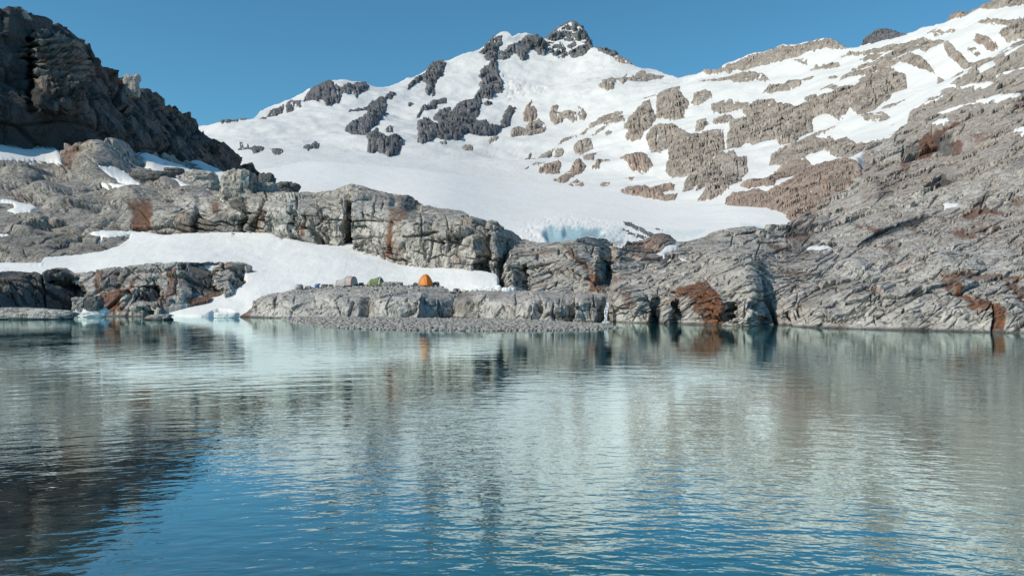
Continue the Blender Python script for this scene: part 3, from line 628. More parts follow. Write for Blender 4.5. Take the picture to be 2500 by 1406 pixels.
o = layer('ledge', 'rock_ledge', 581, 1494, 1.6, L_TOP, L_BOT, D_L, M_near, vstep=1.5, back=.1, sink=1.5, toprough=1.0, vcut=-.3, cracks=make_cracks(30, ((600, 1490), lambda u: (712, 772)), lambda u, v: -80, 14, (20, 70), 61, cross=.25, dep=(5, 12)),
          ramps=[((1012, 1022, 1040, 1108, 1126, 1170), (0, -1.0, 1.2, 5.6, 4.2, 0), 710, 790, 10), ((868, 876, 902, 912), (0, 0, 1.8, -.2), 722, 780, 14), ((668, 674, 684), (0, 1.2, 0), 722, 755, 14),
                 ((1345, 1368, 1402, 1408), (0, 0, 2.0, 0), 715, 790, 12), ((1455, 1468, 1482, 1494), (0, .5, 3.2, 3.4), 716, 795, 8), ((1285, 1300, 1322, 1328), (0, 0, 1.3, 0), 735, 790, 10)],
          big=170.0, relief=[(FR_V, (7, 3.2, 1.4), .10, 91, .9), (FR_L, (1.3, .65), .06, 92, .5)],
          blobs=[(700, 745, 70, 40, .9), (820, 740, 60, 42, .8), (960, 745, 55, 36, 1.0), (1240, 750, 45, 30, .8), (1300, 735, 40, 26, .7), (1420, 745, 50, 34, .8), (890, 712, 40, 9, .5), (1190, 740, 30, 20, .5)],
          grooves=[('J 730,430 720,560 700,600', 2, .9), ('J 950,370 890,480 910,610', 1.6, .4), ('J 830,380 1130,300', 2, .6), ('J 1960,440 1980,620', 1.8, .7), ('J 2260,470 2290,540', 2, .6), ('J 500,430 440,590', 2.4, .9)],
          stains={'rust': [('G 80,1165 130,1090 175,1070 150,1165', .8), ('J 2090,285 2215,300 2200,400 2120,395', .55), ('G 330,1000 390,1000 370,1100', .35)],
                  'dark': [('J 1700,290 1830,290 1970,620 1820,610 1700,480', .5), ('N -40,200 60,180 150,200 150,470 40,470', .4)],
                  'pale': [('G 400,980 880,960 880,1160 200,1160 250,1040', .6), ('G 1180,1000 1500,960 1480,1170 1160,1170', .7), ('G 2010,960 2500,960 2500,1180 2010,1180', .5)]})
tag(o, 'pale rounded rock ledge at the waterline carrying the tents', 'rock ledge')
print('T shore', time.time() - _t0)

# ------------------------------------------------------------------ right hill
M_hill = rock_mat('hill_rock', (.66, .62, .57), (.49, .455, .41), (.12, .11, .10), 3.6, rust=.6, streak=.25, wet=True, fr=frame(_e1, .80 * _n - .60 * _up, 2.0, 1.3, .75))
H_BOT = [(1222, 706), (1240, 718), (1470, 722), (1478, 788), (1530, 790), (1594, 792), (1676, 794), (1792, 797), (1880, 800), (1933, 803), (2086, 807), (2239, 810), (2500, 815), (2620, 818), (2960, 829)]
H_SNOW = [
    ('D 1580,830 1700,780 1850,710 1840,725 1720,790 1640,820', 'thin snow streak below the big snow bowl on the right hill'),
    ('D 1750,862 1850,830 2000,780 2080,755 2020,800 1900,837', 'slanting snow streak crossing tan slabs above the rust red overhang'),
    ('D 1940,660 2060,620 2230,600 2210,640 2140,660 2050,650', 'broad snow patch under the long slanting slab near the right edge'),
    ('D 2080,755 2200,720 2290,695 2280,720 2420,690 2400,720 2250,770 2150,775', 'ragged snow patch on tan slabs near the right edge'),
    ('D 2230,560 2330,520 2480,495 2480,515 2350,540', 'narrow snow band high on the right edge of the hill'),
    ('D 1755,928 1810,895 1880,878 1890,910 1800,932', 'small snow lens over the rust red overhang'),
    ('D 2330,1000 2390,960 2480,935 2480,1000', 'white snow wedge cut off by the right edge, level with the rust red overhang'),
    ('I 1690,325 1760,318 1840,320 1830,347 1730,367', 'isolated snow patch high on bare grey slabs at the right'),
    ('I 600,682 640,655 800,653 860,675 760,687', 'flat white snow patch on pale slabs in the middle of the right hill'),
    ('H 1430,690 1500,650 1600,612 1650,620 1620,640 1540,680 1530,705 1620,715 1750,708 1700,737 1600,747 1560,722 1490,707', 'forked snow patch beside the brown rock dome near the ice front')]
hr = [((1222, 1240, 1300), (6, 0, 0), 560, 730, 20),
      ((1300, 1440, 1456, 1488, 1500), (0, 0, -1.5, 10, 0), 600, 706, 30), ((1412, 1425, 1466, 1478), (0, -1, 2, 0), 690, 722, 8), ((1480, 1486, 1560, 1590, 1600, 1625, 1634), (2.2, 0, 0, 0, 3.5, 0, 0), 722, 800, 16),
      ((1625, 1640, 1654, 1660, 1668), (0, 0, 2.5, .5, 0), 735, 800, 10), ((1700, 1830, 1846, 1872, 1890, 1990), (0, -2, 0, 4.5, 3.5, 0), 640, 800, 30), ((1744, 1760, 1790, 1800), (0, -1.5, 2, 0), 740, 775, 8),
      ((1905, 1913, 1925, 1936), (0, 0, 1.2, 0), 760, 805, 8), ((1230, 1255, 1288, 1294, 1320), (0, -1, 3, 0, 0), 650, 716, 10)]
H_GRID = np.concatenate([H_TOP[H_TOP[:, 0] < 1921], [[1990, 450], [2100, 345], [2220, 245], [2350, 165], [2620, 15], [2960, -190]]])
def h_edge(U, V, px):
    vt = np.interp(U, H_TOP[:, 0], H_TOP[:, 1]); s = V - vt
    w = np.clip((U - 1925) / 10, 0, 1); z = np.stack([U.ravel() / 11, V.ravel() / 11, 0 * U.ravel()], 1)
    s = s + 5 * fbm(z, 3, 77).reshape(U.shape)
    return px * w * np.where(s < 0, np.maximum(1.1 * s, -14), 2.2 * np.clip(s / 8, 0, 1))
_ht = lambda u: (np.interp(u, H_TOP[:, 0], H_TOP[:, 1]) + 12, np.interp(u, [p[0] for p in H_BOT], [p[1] for p in H_BOT]) - 12)
H_CR = (make_cracks(225, ((1480, 2900), _ht), lambda u, v: 10 + 12 * np.clip((u - 1500) / 900, 0, 1) + 6 * np.clip((600 - v) / 300, 0, 1), 9, (50, 230), 31)
        + make_cracks(34, ((1245, 1470), _ht), lambda u, v: -35, 14, (30, 110), 32) + make_cracks(76, ((1500, 2900), lambda u: (690, 797)), lambda u, v: 12, 10, (40, 160), 33, cross=.5))
o = layer('hill', 'hill', 1222, 2930, 1.8, H_TOP, H_BOT, D_H, M_hill, vstep=1.7, back=.12, sink=1.0, toprough=1.0, ramps=hr, edge=h_edge, gridtop=H_GRID, big=120.0, vcut=1.0, cracks=H_CR, damp=[T(p) for p, _ in H_SNOW],
          relief=[(FR_H, (26, 12, 5.5, 2.6), .19, 101, 1.2), (FR_H, (1.3, .7), .10, 103, 1.2), (FR_V, (5.0, 2.2, 1.0), .08, 102, 1.0)],
          blobs=[(1830, 690, 60, 55, 2.0), (1720, 745, 60, 45, 1.5), (1560, 755, 40, 36, 1.2), (1615, 760, 30, 24, .8), (1840, 775, 38, 22, .9), (2090, 720, 110, 40, 2.0), (1810, 575, 90, 16, 5), (1610, 592, 42, 20, 4), (2080, 655, 60, 26, 2), (2300, 650, 110, 40, 2.5), (2440, 770, 80, 50, 2.0), (2210, 780, 60, 25, 1.0), (1980, 545, 50, 22, 5), (2010, 770, 50, 30, 1.2), (2330, 770, 50, 22, 1.2)],
          grooves=[('N 2050,0 2120,120 2180,230 2240,380 2290,540', 5, 2.2), ('I 460,1190 500,1305', 3, 1.0), ('I 1120,960 1160,1080', 2.2, 1.0), ('I 510,1120 600,1070 700,990 850,950', 2.5, 1.2), ('H 1025,1010 1010,1120 1000,1240', 4, 1.6), ('N 700,170 770,280 800,470', 4, 1.6), ('N 1030,260 1090,380 1080,500', 4, 1.6), ('N 1650,390 1700,330 1790,300', 4, 1.4), ('N 1890,390 1960,260', 4, 1.2), ('N 2010,120 2060,200 2020,340', 3, 1.2),
                   ('I 1570,190 1700,110 1870,118 2354,95', 3.5, 4), ('I 1030,655 1140,585 1260,530 1400,470 1560,420', 2.5, 2), ('I 730,370 860,380 930,350', 2.5, 2.5), ('I 620,670 560,690 500,650 440,560', 2.5, 2), ('I 1220,860 1260,820 1330,800', 2, 1.2), ('I 840,775 900,715 830,700 700,780', 2, 1.2), ('I 930,1140 1200,1100 1400,1080 1540,1010', 2.5, 1.2), ('I 1380,1200 1400,1160', 2.5, 1), ('I 540,1150 560,1210', 3, 1.2), ('I 1700,910 2000,890 2354,880', 2, 1.2), ('I 1780,1030 2354,1030', 2, 1.0), ('I 2080,1180 2100,1340', 4, 1.2), ('I 1465,1070 1540,1040 1545,1000', 3, 1.4), ('D 1400,1200 1330,1200 1310,1240', 2.5, 3), ('I 800,840 1100,900 1400,850', 2, 1), ('D 1800,1170 2000,1130 2200,1060 2445,1000', 2.5, 4), ('D 1550,1090 1540,1180', 3, 4)],
          stains={'rust': ['H 1570,1000 1700,950 1850,910 1900,960 1980,1050 2010,1180 1980,1270 1850,1270 1760,1150 1750,1080 1650,1020', ('H 880,860 940,840 980,900 990,980 930,1000 890,990', .9), ('H 680,620 760,660 880,770 930,850 890,860 800,760 720,690', .75), ('H 1200,600 1330,580 1450,540 1600,570 1500,630 1380,680 1200,640', .6), ('H 1150,690 1500,690 1600,740 1400,740', .5),
                           'I 1900,1090 2050,1110 2150,1220 2180,1340 2110,1340 2080,1200 1930,1170', 'I 1700,930 1780,940 1880,1060 2000,1100 1900,1100 1760,1000', ('I 2220,930 2354,1000 2354,1130 2250,1000', .9), ('I 1700,910 2000,890 2354,890 2354,915 2000,935 1750,945', .8), ('I 1860,410 1980,345 2100,370 2190,410 2030,400 1980,430 1900,440', .9), ('I 1760,550 1850,530 2000,590 1880,590', .9), ('I 1950,520 2140,510 2120,545 2000,545', .7), ('I 1170,650 1280,650 1340,690 1250,690', .9), ('I 1000,480 1060,520 1030,530', .9), ('I 1110,520 1210,540 1140,552', .8), ('I 1420,515 1490,530 1500,570 1460,540', .8), ('I 780,600 820,620 800,650', .8), ('I 280,630 370,640 480,690 400,690', .8), ('I 430,580 540,580 640,560 600,620 480,600', .6), ('I 460,290 560,260 730,270 700,330 560,360 480,390 460,340', .7), ('I 170,150 300,50 480,20 400,110 300,200 180,190', .65), ('I 20,290 180,260 240,290 100,320', .6),
                           'D 1650,1050 1760,1000 1960,910 1830,1000 1800,1130 1740,1180 1660,1200', ('D 1900,1050 1960,1040 1980,1130 1920,1150', .9), ('D 2050,1010 2170,990 2150,1060 2080,1070', .6), ('D 2380,770 2480,770 2480,840 2380,840', .7), ('D 400,1380 560,1250 800,1160 860,1200 700,1300 600,1390', .7), ('D 1530,1220 1600,1215 1560,1290 1520,1280', .8), ('I 2250,280 2354,300 2354,340 2250,330', .6), ('N 400,130 480,130 500,260 420,300 400,200', .7), ('I 100,1100 20,1290 60,1290', .3), ('I 1080,270 1180,240 1200,260 1100,300', .4), ('I 360,860 430,860 640,890 500,890', .6), ('D 1240,1150 1600,830 2000,540 2480,330 2480,1150 1900,1406 1240,1500', .22), ('I 1300,420 2400,330 2400,640 1700,620 1250,640', .16)],
                  'dark': [('I 1030,655 1140,580 1260,528 1400,470 1560,418 1600,430 1480,490 1330,550 1240,592 1100,657', 1), ('I 1570,190 1700,108 1870,116 1800,132 1690,150 1600,192', .9), ('I 1180,170 1340,170 1300,260 1190,300', .5), ('D 1790,1030 1900,1000 1900,1150 1790,1150', .7), ('D 1560,1080 1650,1060 1650,1180 1550,1180', .6), ('I 520,1110 700,990 830,1000 800,1130 600,1150', .35), ('I 1990,310 2060,230 2040,290', .7), ('I 1320,1110 1540,1010 1530,1060 1330,1150', .5), ('D 2380,1190 2445,1180 2445,1260 2310,1280', .4), ('I 860,950 1130,960 1150,1090 900,1090', .25)],
                  'pale': [('I 740,860 860,770 1200,790 1350,850 1200,890 900,930', .8), ('I 1550,870 1700,720 2100,680 2354,760 2200,830 1900,850', .7), ('I 720,600 960,500 1060,540 900,640', .6), ('I 1160,640 1400,530 1500,590 1350,650', .6), ('I 360,1060 600,1030 480,1180', .6), ('I 1500,1200 1700,1130 1740,1220', .6), ('D 1320,1070 1560,1080 1500,1190 1310,1190', .7), ('N 790,240 1000,240 1010,290 800,330', .6)]})
tag(o, 'bare glacier polished rock hillside rising right from the water', 'hill', kind='structure')
for p, l in W_SNOW: snow_patch(p, 'wall', M_snow, l, group='snow patches among the left rocks', thick=4.0)
for p, l in H_SNOW: snow_patch(p, 'hill', M_snow, l, group='snow patches on the right hill', thick=4.6)
print('T hill', time.time() - _t0)
# ------------------------------------------------------------------ rock breaking through the snow of the far mountain
S_, T_, K_ = M_slate, M_tan, M_pink
GA, GB, GC = 'dark rocks on the snowy peak', 'brown rocks in the snow above the glacier', 'slanting rocks on the right snow slope'
OUT = [
 (S_, GA, 'V', 'B 120,1015 150,1000 220,965 280,965 350,960 420,940 490,935 490,970 440,968 360,978 330,1002 290,1008 250,1018 200,1037 150,1045', 'low dark rock band under the snow cornice at the lowest left end of the ridge'),
 (S_, GA, 'V', 'B 500,905 540,868 630,843 605,880 540,903', 'narrow dark rock strip on the left ridge above the low rock band'),
 (S_, GA, 'V', 'B 655,845 690,802 715,812 765,803 765,838 720,833 690,873 660,882', 'small dark forked rock midway up the left ridge'),
 (S_, GA, 'V', 'B 790,800 850,750 920,708 1000,688 1020,700 1060,730 1110,735 1150,700 1190,710 1220,680 1290,668 1312,700 1300,740 1250,760 1215,797 1190,760 1150,772 1110,760 1070,807 1040,800 1020,832 980,832 960,795 900,802 850,790', 'long dark toothed rock band along the crest of the left ridge'),
 (S_, GA, 'V', 'B 1630,720 1640,690 1700,640 1780,588 1800,540 1830,508 1900,498 1935,510 1915,570 1900,610 1870,640 1840,690 1800,747 1780,747 1785,670 1740,660 1680,687 1650,702', 'dark rock spur hanging from the ridge shoulder left of the summit'),
 (S_, GA, 'V', 'B 1815,718 1845,710 1852,735 1830,758', 'tiny rock just below the ridge shoulder spur'),
 (S_, GA, 'V', 'B 1160,920 1200,875 1270,860 1340,825 1390,810 1440,800 1490,752 1525,765 1500,800 1455,800 1458,850 1430,880 1475,890 1430,920 1420,960 1370,1010 1330,1030 1310,1080 1340,1090 1385,1040 1400,1110 1440,1140 1480,1150 1540,1130 1585,1160 1580,1190 1530,1237 1470,1237 1420,1215 1390,1190 1340,1212 1312,1190 1318,1150 1290,1100 1220,1080 1130,1050 1150,1010 1220,980 1290,950 1310,910 1300,890 1335,850 1270,872 1220,897', 'winding S shaped dark rock rib on the left snow face of the peak'),
 (S_, GA, 'V', 'B 1463,1055 1480,1023 1514,1028 1502,1062 1475,1072', 'single dark block in the snow right of the S shaped rib'),
 (S_, GA, 'V', 'B 1633,830 1660,823 1674,838 1645,848', 'speck of dark rock high on the snow between the S shaped rib and the ridge'),
 (S_, GA, 'V', 'B 1710,922 1760,860 1810,850 1820,830 1880,798 1930,778 1942,825 1880,842 1840,864 1790,882 1740,892', 'slanting string of dark rocks above the largest dark cliff'),
 (S_, GA, 'V', 'B 1710,960 1780,935 1820,945 1810,985 1840,1000 1870,1010 1900,1000 1870,960 1845,935 1880,900 1970,873 1950,920 1980,905 2030,860 2100,803 2160,798 2222,815 2215,870 2190,930 2160,960 2200,975 2260,975 2280,1000 2340,1010 2370,1010 2400,940 2440,868 2492,890 2460,940 2440,990 2380,1030 2340,1062 2260,1082 2150,1087 2110,1070 2050,1112 1950,1142 1850,1132 1790,1172 1740,1187 1712,1160 1718,1080 1710,1020', 'largest dark ribbed cliff in the middle of the snow face'),
 (S_, GA, 'V', 'B 2240,840 2265,816 2302,830 2292,867 2253,867', 'round dark knob in the snow right of the largest dark cliff'),
 (S_, GA, 'V', 'B 360,1195 380,1172 470,1168 465,1212 440,1227 400,1237', 'squat dark rock in the row above the left end of the glacier'),
 (S_, GA, 'V', 'B 268,1207 285,1158 302,1163 297,1207', 'thin upright dark rock at the left end of the row above the glacier'),
 (S_, GA, 'V', 'B 303,1212 345,1162 352,1202', 'pointed dark rock second from the left in the row above the glacier'),
 (S_, GA, 'V', 'B 528,1197 600,1188 632,1208 600,1247 560,1242', 'broken dark rock at the right end of the row above the glacier'),
 (S_, GA, 'V', 'B 798,1167 820,1138 860,1140 885,1120 912,1140 905,1172 870,1167 830,1182', 'pair of brownish rocks alone on the snow right of the row above the glacier'),
 (T_, GA, 'V', 'B 2065,1177 2120,1160 2162,1175 2145,1202 2100,1217 2072,1207', 'small brown rock below the largest dark cliff'),
 (T_, GA, 'V', 'B 2278,1142 2340,1108 2367,1115 2350,1132 2300,1147', 'slim brown rock right of and below the largest dark cliff'),
 (S_, GA, 'V', 'B 1888,1167 1940,1143 1932,1170 1905,1182', 'chip of rock touching the lower edge of the largest dark cliff'),
 (S_, GA, 'R', 'C 560,415 620,350 680,308 735,298 742,345 720,370 705,400 700,460 690,510 700,560 720,620 740,680 752,730 710,742 680,740 660,792 600,785 518,797 545,740 590,710 600,690 568,680 590,640 615,610 563,620 570,580 640,540 660,495 620,490 598,460 635,430 590,432', 'long dark rock spine dropping from the left summit'),
 (S_, GA, 'V', 'C 718,400 745,398 760,410 800,370 842,358 847,420 800,452 760,472 713,457', 'dark rock tucked under the snow saddle of the left summit'),
 (S_, GA, 'R', 'C 850,350 880,330 950,278 1010,276 1060,308 1097,330 1092,370 1102,410 1080,442 1040,437 1000,390 960,390 942,420 937,477 905,482 880,450 853,400', 'dark rock wall of the middle summit'),
 (S_, GA, 'V', 'C 1103,310 1150,263 1230,213 1300,188 1372,212 1402,260 1432,300 1462,375 1420,345 1380,330 1330,322 1280,327 1220,312 1150,322', 'snow speckled pyramid of the highest summit'),
 (S_, GA, 'V', 'C 1103,330 1150,353 1210,338 1252,380 1240,400 1267,440 1240,467 1190,472 1150,442 1123,410 1108,370', 'speckled rock under the highest summit, left half'),
 (S_, GA, 'V', 'C 1278,430 1320,400 1370,373 1420,348 1437,390 1422,442 1370,467 1310,467', 'dark rock under the highest summit, right half'),
 (S_, GA, 'V', 'C 1268,372 1320,333 1337,360 1290,387', 'little rock between the two rock halves under the summit'),
 (S_, GA, 'V', 'C 1500,385 1560,408 1630,428 1662,470 1620,477 1570,442 1530,422', 'dark rock step on the ridge just right of the summit'),
 (K_, GA, 'V', 'C 1638,480 1700,478 1772,530 1720,532 1660,507', 'reddish crumbly rock lowest on the ridge right of the summit'),
 (T_, GA, 'R', 'C 1523,710 1570,648 1610,628 1652,650 1662,690 1640,742 1590,754 1538,737', 'oval rock face with upright ribs on the snow below the right ridge'),
 (T_, GA, 'R', 'C 1663,650 1700,608 1742,593 1715,625 1720,660 1737,690 1715,702 1680,680', 'leaf shaped rock touching the oval rock face'),
 (T_, GA, 'V', 'C 1718,630 1800,603 1870,583 1950,603 2042,610 2010,632 1950,632 1890,652 1840,662 1820,677 1758,667', 'flat rock band leading from the oval rock face to the notch'),
 (K_, GB, 'V', 'C 913,930 950,865 980,828 992,850 960,882 1010,890 1022,930 980,957 950,952 918,952', 'brown horn shaped rock in the snow under the icefall'),
 (T_, GB, 'V', 'C 818,1092 823,1040 880,1008 925,1030 960,960 1040,948 1072,970 1102,1010 1060,1047 1000,1067 950,1087 920,1062 860,1082', 'saddle shaped brown rock below the horn shaped rock'),
 (T_, GB, 'V', 'C 1123,920 1150,868 1185,858 1202,870 1170,907 1220,917 1270,893 1330,903 1347,935 1300,952 1240,947 1220,972 1165,982 1138,957', 'hooked brown rock lying like a hammock in the snow'),
 (T_, GB, 'V', 'C 1348,912 1360,868 1390,868 1412,900 1390,937 1358,932', 'small brown rock at the right end of the hooked rock'),
 (T_, GB, 'V', 'C 1378,1082 1427,1048 1412,1102 1380,1107', 'small triangular rock below the hooked rock'),
 (T_, GB, 'D', 'C 1188,1182 1260,1128 1340,1103 1352,1125 1290,1147 1220,1172', 'thin slanting rock left of the triangular rock'),
 (T_, GB, 'D', 'C 1313,1200 1360,1158 1430,1143 1472,1160 1482,1205 1440,1212 1410,1232 1380,1252 1338,1240', 'pale lumpy rock below the triangular rock'),
 (T_, GB, 'D', 'C 1148,1252 1170,1213 1220,1193 1247,1215 1210,1257 1160,1272', 'rounded pale rock left of the pale lumpy rock'),
 (T_, GB, 'D', 'C 958,1292 1000,1248 1060,1218 1120,1208 1177,1198 1120,1252 1060,1267 990,1297', 'long slanting brown rock leftmost but one above the glacier bend'),
 (T_, GB, 'D', 'C 918,1257 990,1208 960,1247', 'sliver of rock above the long slanting brown rock'),
 (T_, GB, 'D', 'C 1398,1272 1470,1238 1502,1238 1470,1292 1430,1302 1393,1287', 'ragged brown rock beneath the pale lumpy rock'),
 (K_, GB, 'D', 'C 1468,1382 1498,1342 1520,1298 1560,1288 1570,1322 1662,1308 1600,1337 1550,1347 1520,1384', 'spiky brown rock with a long thin tail pointing right'),
 (K_, GB, 'V', 'C 1040,1392 1100,1343 1150,1328 1200,1323 1222,1360 1190,1402 1100,1412', 'pinkish rock cluster just above the glacier bend'),
 (K_, GB, 'V', 'C 1290,1392 1340,1328 1390,1298 1380,1340 1412,1370 1380,1402 1310,1412', 'brown two peaked rock right of the pinkish cluster'),
 (K_, GB, 'D', 'C 928,1380 1010,1343 1110,1323 1040,1357', 'thin brown streak of rock left of the pinkish cluster'),
 (K_, GB, 'V', 'C 1698,1300 1720,1248 1760,1268 1780,1240 1840,1203 1880,1220 1902,1260 1947,1310 1890,1352 1830,1357 1780,1362 1738,1332', 'pink brown pyramid rock standing alone in the snow'),
 (T_, GB, 'D', 'C 1398,1062 1450,1008 1520,948 1600,908 1722,898 1700,932 1620,952 1560,1002 1500,1012 1438,1042', 'elongated tan slab rising right above the big fractured cliffs'),
 (T_, GB, 'D', 'C 1538,1022 1620,968 1720,938 1742,990 1650,1012 1570,1032', 'tan slab under the elongated slab'),
 (T_, GB, 'D', 'C 1463,1117 1530,1058 1640,1008 1580,1052 1510,1092', 'dart shaped slab pointing down left beneath the tan slabs'),
 (T_, GB, 'V', 'C 1558,1092 1600,1058 1642,1075 1600,1127', 'small square rock beside the dart shaped slab'),
 (T_, GB, 'R', 'C 1718,1040 1760,968 1820,898 1880,848 1930,828 1952,880 1992,960 1960,1012 1900,1062 1850,1122 1780,1132 1738,1122 1770,1092', 'tall tan rock face leftmost of the big fractured cliffs'),
 (T_, GB, 'R', 'C 1978,960 1988,820 1998,770 2100,738 2182,733 2192,780 2242,830 2232,880 2180,932 2100,952 2008,972', 'blocky grey tan rock tower highest of the big fractured cliffs'),
 (T_, GB, 'D', 'C 1868,822 1900,778 1990,753 2000,780 1940,802', 'slab leaning on the left of the blocky rock tower'),
 (T_, GB, 'D', 'C 2283,812 2290,768 2350,748 2420,743 2432,780 2380,812 2320,847 2248,852', 'grey boulder like rock right of the blocky tower'),
 (T_, GB, 'D', 'D 98,790 110,758 200,718 290,713 387,725 380,762 280,777 190,792 118,807', 'low grey rock above the rounded tan buttress'),
 (T_, GB, 'D', 'D 105,900 118,850 200,798 250,838 292,890 200,902 150,922', 'square grey rock left of the rounded tan buttress'),
 (T_, GB, 'R', 'D -10,880 55,848 82,900 40,942 -10,955', 'grey block beside the square grey rock'),
 (T_, GB, 'R', 'D 353,1042 383,850 330,800 450,728 560,738 650,788 740,808 862,808 882,880 852,962 760,1012 742,1062 620,1082 600,1042 500,1062 420,1057', 'rounded tan buttress, the widest rock face in the snow'),
 (T_, GB, 'R', 'P 1577,338 1600,310 1640,300 1690,322 1700,320 1762,306 1766,345 1770,352 1782,293 1824,279 1822,335 1805,352 1780,357 1762,372 1745,380 1715,387 1700,407 1690,421 1648,421 1620,409 1625,392 1640,360 1610,378 1588,366', 'wide fractured cliff under the blocky tower'),
 (T_, GB, 'R', 'P 1672,432 1690,398 1760,372 1792,367 1802,390 1824,385 1822,410 1800,432 1782,472 1735,468 1722,452 1700,466 1705,442 1690,462 1668,468', 'grey brown rock rib with a small hooked foot above the glacier'),
 (K_, GB, 'V', 'H 1143,155 1200,128 1350,98 1400,130 1450,98 1500,68 1560,73 1602,110 1592,147 1500,172 1520,207 1622,190 1602,237 1550,242 1480,237 1400,217 1280,197 1180,182', 'wishbone shaped brown rock at the edge of the glacier'),
 (T_, GB, 'D', 'H 1788,247 1850,178 1900,108 1980,58 2060,28 2132,60 2112,132 2040,192 1950,232 1845,247', 'smooth whaleback rock right of the wishbone shaped rock'),
 (K_, GB, 'D', 'H 2018,272 2030,228 2110,188 2330,168 2402,200 2402,262 2300,282 2200,297 2080,292', 'low brown rock at the glacier edge next to the bare hill'),
 (K_, GB, 'D', 'H 580,72 640,50 720,8 802,-2 760,52 700,82 640,92', 'brown slanting rock directly above the glacier edge'),
 (K_, GB, 'D', 'H 690,107 790,65 852,102 830,122 760,117', 'small brown hump resting on the glacier edge'),
 (K_, GB, 'D', 'H 978,97 1000,73 1060,73 1052,97 1000,122', 'small brown rock between the hump and the wishbone shaped rock'),
 (K_, GB, 'D', 'H 1173,42 1210,13 1252,25 1220,47', 'reddish chip of rock above the wishbone shaped rock'),
 (T_, GC, 'D', 'D -10,560 140,520 270,462 400,405 520,370 650,345 800,320 940,294 1010,296 1070,319 1112,340 1050,352 980,357 870,382 760,422 640,452 560,472 470,502 380,497 300,502 240,537 200,527 100,547', 'long grey rock crest forming the skyline of the right snow slope'),
 (T_, GC, 'D', 'D -10,628 130,598 250,558 330,543 400,538 512,553 552,600 500,607 440,587 380,607 290,622 180,612', 'brown jagged rock below the left end of the skyline crest'),
 (T_, GC, 'D', 'D 478,667 530,618 640,603 680,573 770,568 882,573 862,607 790,602 780,642 690,674 600,670', 'dark brown rock cluster in the middle of the right snow slope'),
 (T_, GC, 'D', 'D 718,450 830,437 822,472 760,467', 'small rock just left of the domed rock on the right snow slope'),
 (T_, GC, 'D', 'D 838,492 870,458 950,437 1060,453 1072,482 1000,497 900,497', 'domed grey brown rock below the skyline crest'),
 (T_, GC, 'D', 'D 1078,412 1130,390 1200,393 1290,373 1420,343 1550,338 1700,308 1832,320 1750,337 1650,362 1550,387 1440,392 1370,402 1300,397 1200,417', 'uppermost long rock streak on the right snow slope'),
 (T_, GC, 'D', 'D 1208,447 1280,403 1402,403 1350,452 1260,462', 'rounded brown rock under the uppermost long streak'),
 (T_, GC, 'D', 'D 1158,552 1230,508 1350,468 1430,418 1560,373 1700,348 1840,338 1892,370 1860,387 1780,397 1730,427 1600,422 1560,442 1450,477 1350,507 1250,537', 'second long rock streak, parallel below the uppermost one'),
 (T_, GC, 'D', 'D 1868,390 1910,358 1960,393 2010,428 2100,418 2272,393 2230,422 2130,482 2050,482 1960,462 1890,432', 'hook shaped rock at the right end of the second streak'),
 (T_, GC, 'D', 'D 1058,642 1110,598 1230,558 1350,518 1480,498 1560,478 1620,443 1690,458 1762,510 1782,542 1700,522 1600,522 1520,517 1420,557 1300,602 1180,627', 'third long rock streak with an arched right end'),
 (T_, GC, 'D', 'D 1768,582 1780,528 1840,548 1867,585 1820,604', 'rounded rock just beyond the arched end of the third streak'),
 (T_, GC, 'V', 'D 818,762 870,745 1020,760 1080,700 1200,690 1250,628 1370,578 1480,558 1562,578 1562,632 1480,662 1440,702 1370,742 1310,792 1230,832 1140,792 1100,832 1050,862 940,852 888,882 868,812', 'broad brown cliff with a light diagonal scar under the third streak'),
 (T_, GC, 'D', 'D 918,702 960,673 1030,668 1082,690 1040,717 960,714', 'low rock on top of the cliff with the diagonal scar'),
 (T_, GC, 'D', 'D 988,612 1040,581 1072,590 1050,607', 'little lone rock in the middle of the right snow slope'),
 (S_, GC, 'V', 'D 1228,312 1270,272 1330,232 1370,207 1440,205 1502,242 1562,250 1480,272 1380,277 1300,297', 'dark knob standing up on the skyline of the right snow slope'),
 (T_, GC, 'D', 'D 1728,282 1790,258 1962,241 1900,267 1800,284', 'faint flat rock streak high on the right snow slope'),
 (T_, GC, 'D', 'D 1888,187 1920,137 2000,110 2025,127 2090,94 2200,50 2330,7 2390,-20 2480,-30 2480,57 2380,87 2290,97 2190,107 2150,97 2050,132 1960,167', 'pale tan rock crest at the top right corner'),
 (K_, GC, 'D', 'D 2068,322 2100,278 2180,283 2242,305 2190,337 2110,337', 'pale pinkish rock in the snow near the right edge'),
 (T_, GC, 'D', 'D 2018,377 2060,350 2112,370 2070,389', 'small rock below and left of the pale pinkish rock'),
 (T_, GC, 'D', 'D 2123,215 2200,183 2350,168 2480,128 2480,230 2400,242 2350,262 2300,274 2258,257 2280,225 2340,205', 'brown rock shelf at the right edge under the top right crest'),
 (T_, GC, 'D', 'D 2318,332 2350,298 2480,258 2480,322 2400,332', 'brown slab at the right edge under the rock shelf'),
 (T_, GC, 'D', 'D 1378,807 1420,773 1500,748 1567,755 1500,792 1430,810', 'slim dark rock left of the long bare slab'),
 (T_, GC, 'D', 'D 1228,872 1300,853 1400,843 1462,850 1420,882 1330,897 1260,904', 'flat brown rock in the snow bowl, lowest before the bare hill'),
 (T_, GC, 'D', 'D 528,1202 560,1148 640,1108 760,1073 860,1018 950,962 1055,958 1000,1000 905,1040 850,1108 800,1148 700,1180 620,1204', 'grey brown ledge climbing right from the foot of the rounded tan buttress'),
